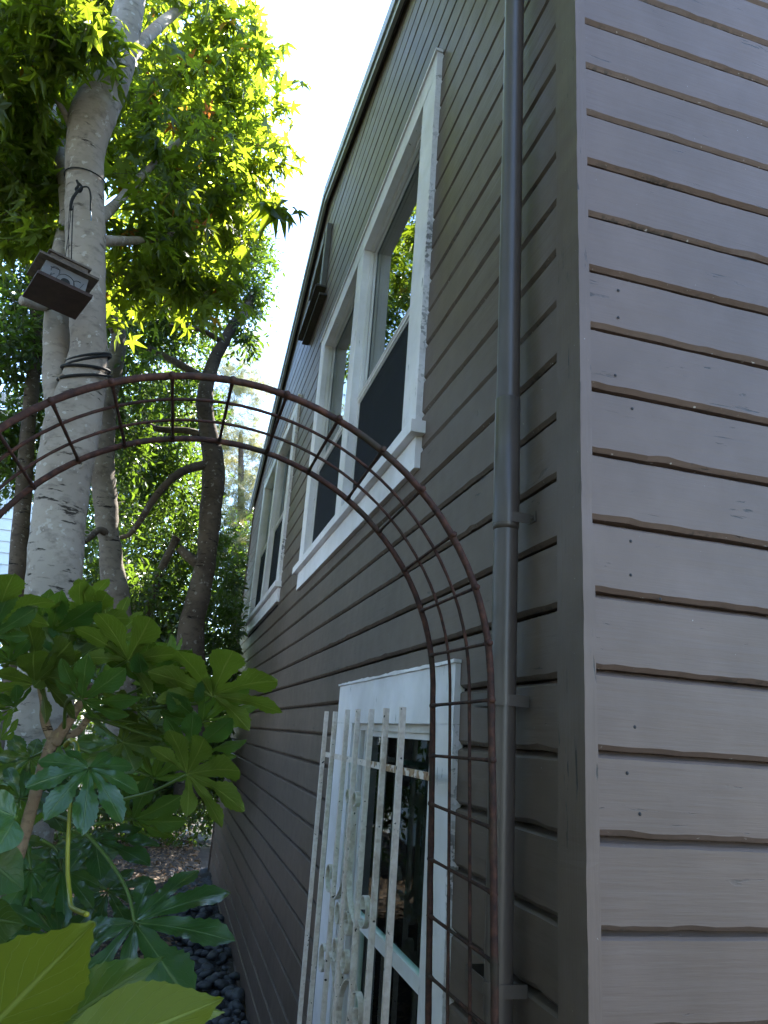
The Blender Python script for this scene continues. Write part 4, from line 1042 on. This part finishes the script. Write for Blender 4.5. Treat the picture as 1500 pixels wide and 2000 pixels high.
# stalk hooks and yellow stalk
MB().tube(spline([D(128, 1456, 1.74), D(138, 1446, 1.70), D(148, 1455, 1.68), D(151, 1475, 1.67), D(148, 1492, 1.67)], 6), [.0062]*25, 8).build('yellow_stalk', M['yellow'], fats, smooth=True)
MB().tube(spline([D(138, 1560, 1.50), D(133, 1640, 1.46), D(132, 1700, 1.42), D(136, 1745, 1.38), D(140, 1772, 1.32), D(170, 1786, 1.2)], 6), .0042, 8).build('yellow_stalk', M['yellow'], fats, smooth=True)
# big foreground lobes, close to the lens
def big_leaf(seed, n=40, w=.30, serr=.012):
    vs = []; fs = []; uv = []
    for j in range(n+1):
        t = j/n; ww = w*math.sin(math.pi*t**.85)**(.75 if t < .44 else 1.15) if 0 < t < 1 else 0
        if 0.02 < t < .98: ww += serr*((j % 3 == 0)*1.6-.5)
        for q in (-1, -.75, -.5, -.25, 0, .25, .5, .75, 1):
            z = .16*abs(q)*ww+.012*math.sin(t*24-abs(q)*3+seed)*abs(q)-.10*t*t-.008*(q == 0)+.03*math.sin(t*5+seed*2)*q*ww*3
            vs.append((q*ww, t, z)); uv.append((q, t))
    for j in range(n):
        for q in range(8): a = j*9+q; fs.append((a, a+1, a+10, a+9))
    me = bpy.data.meshes.new('leaf'); me.from_pydata(vs, [], fs); me.materials.append(M['fatb'])
    l = me.uv_layers.new(name='uv'); idx = np.zeros(len(me.loops), dtype=np.int32); me.loops.foreach_get('vertex_index', idx)
    l.data.foreach_set('uv', np.asarray(uv, dtype=np.float32)[idx].ravel()); me.polygons.foreach_set('use_smooth', [True]*len(me.polygons)); return me
near_sh = empty('near_shrub', tuple(Vector((D(-150, 2300, .75).x, D(-150, 2300, .75).y, 0)))); tag(near_sh, 'broad yellow green leaves close by at the bottom left corner', 'shrub')
B1, B2, B3 = big_leaf(1, w=.215, serr=.006), big_leaf(2, w=.20, serr=.006), big_leaf(3, w=.25, serr=.005)
put_leaf(D(-90, 2085, .78), D(208, 1762, .74), -1, 10, 5, 0, near_sh, me=B1)
put_leaf(D(90, 2020, .86), D(302, 1872, .84), 1, -14, 5, 0, near_sh, me=B2)
put_leaf(D(90, 2090, .70), D(448, 1950, .72), -1, -6, 5, 0, near_sh, me=B3)
put_leaf(D(330, 1960, .76), D(430, 1985, .80), -1, -36, 5, 0, near_sh, me=B2)
sp_ = spline([Vector((near_sh.location.x, near_sh.location.y, 0)), D(-120, 2250, .8), D(-90, 2085, .78)], 8)
MB().tube(sp_, .006, 8).build('stem', M['petiole'], near_sh, smooth=True)
MB().tube(spline([D(-115, 2240, .8), D(0, 2120, .84), D(90, 2020, .86)], 8), .004, 8).build('stem', M['petiole'], near_sh, smooth=True)
MB().tube(spline([D(-118, 2250, .8), D(0, 2160, .74), D(90, 2090, .70)], 8), .004, 8).build('stem', M['petiole'], near_sh, smooth=True)
left_sh = empty('round_leaf_shrub', (D(-60, 1700, 1.3).x, D(-60, 1700, 1.3).y, 0)); tag(left_sh, 'shrub with smooth rounded leaves at the left edge below the brown stem', 'shrub')
def round_leaf():
    me = big_leaf(5, w=.40, serr=0.0); me.materials.clear(); me.materials.append(M['fatb']); return me
RL = round_leaf()
for (a, t, s_, r0) in (((30, 1595, 1.2), (-50, 1560, 1.16), 1, 20), ((28, 1602, 1.2), (-10, 1668, 1.14), 1, -12), ((-20, 1680, 1.2), (38, 1735, 1.14), 1, 15), ((-30, 1560, 1.25), (12, 1545, 1.2), 1, 30), ((-40, 1790, 1.2), (40, 1810, 1.16), 1, 30)):
    put_leaf(D(*a), D(*t), s_, r0, 5, 0, left_sh, me=RL)
MB().tube(spline([Vector((left_sh.location.x, left_sh.location.y, 0)), D(-60, 1760, 1.28), D(-40, 1620, 1.25), D(30, 1596, 1.2)], 8), .004, 8).build('stem', M['petiole'], left_sh, smooth=True)
MB().tube([D(-55, 1700, 1.27), D(-20, 1680, 1.2)], .003, 8).build('stem', M['petiole'], left_sh, smooth=True)

# ------------------------------------------------------------------ leaf litter and small plants
n = 9000
P = np.stack([rng.uniform(-3.2, -.1, n), rng.uniform(2.5, 13, n), rng.uniform(.015, .05, n)], 1)
P = P[~((P[:, 0] > -.40) & (P[:, 1] < 7.0) & (rng.random(len(P)) > .06))]
T = rng.normal(size=(len(P), 3)); T[:, 2] *= .2
Nn = np.tile([0, 0, 1.0], (len(P), 1))+rng.normal(size=(len(P), 3))*.3
lt = scatter('leaf_litter', OVAL, P, frames(T, Nn), rng.uniform(.04, .09, len(P)), M['litter'], None)
tag(lt, 'dry brown leaves lying over the garden path', 'leaf litter', kind='stuff')
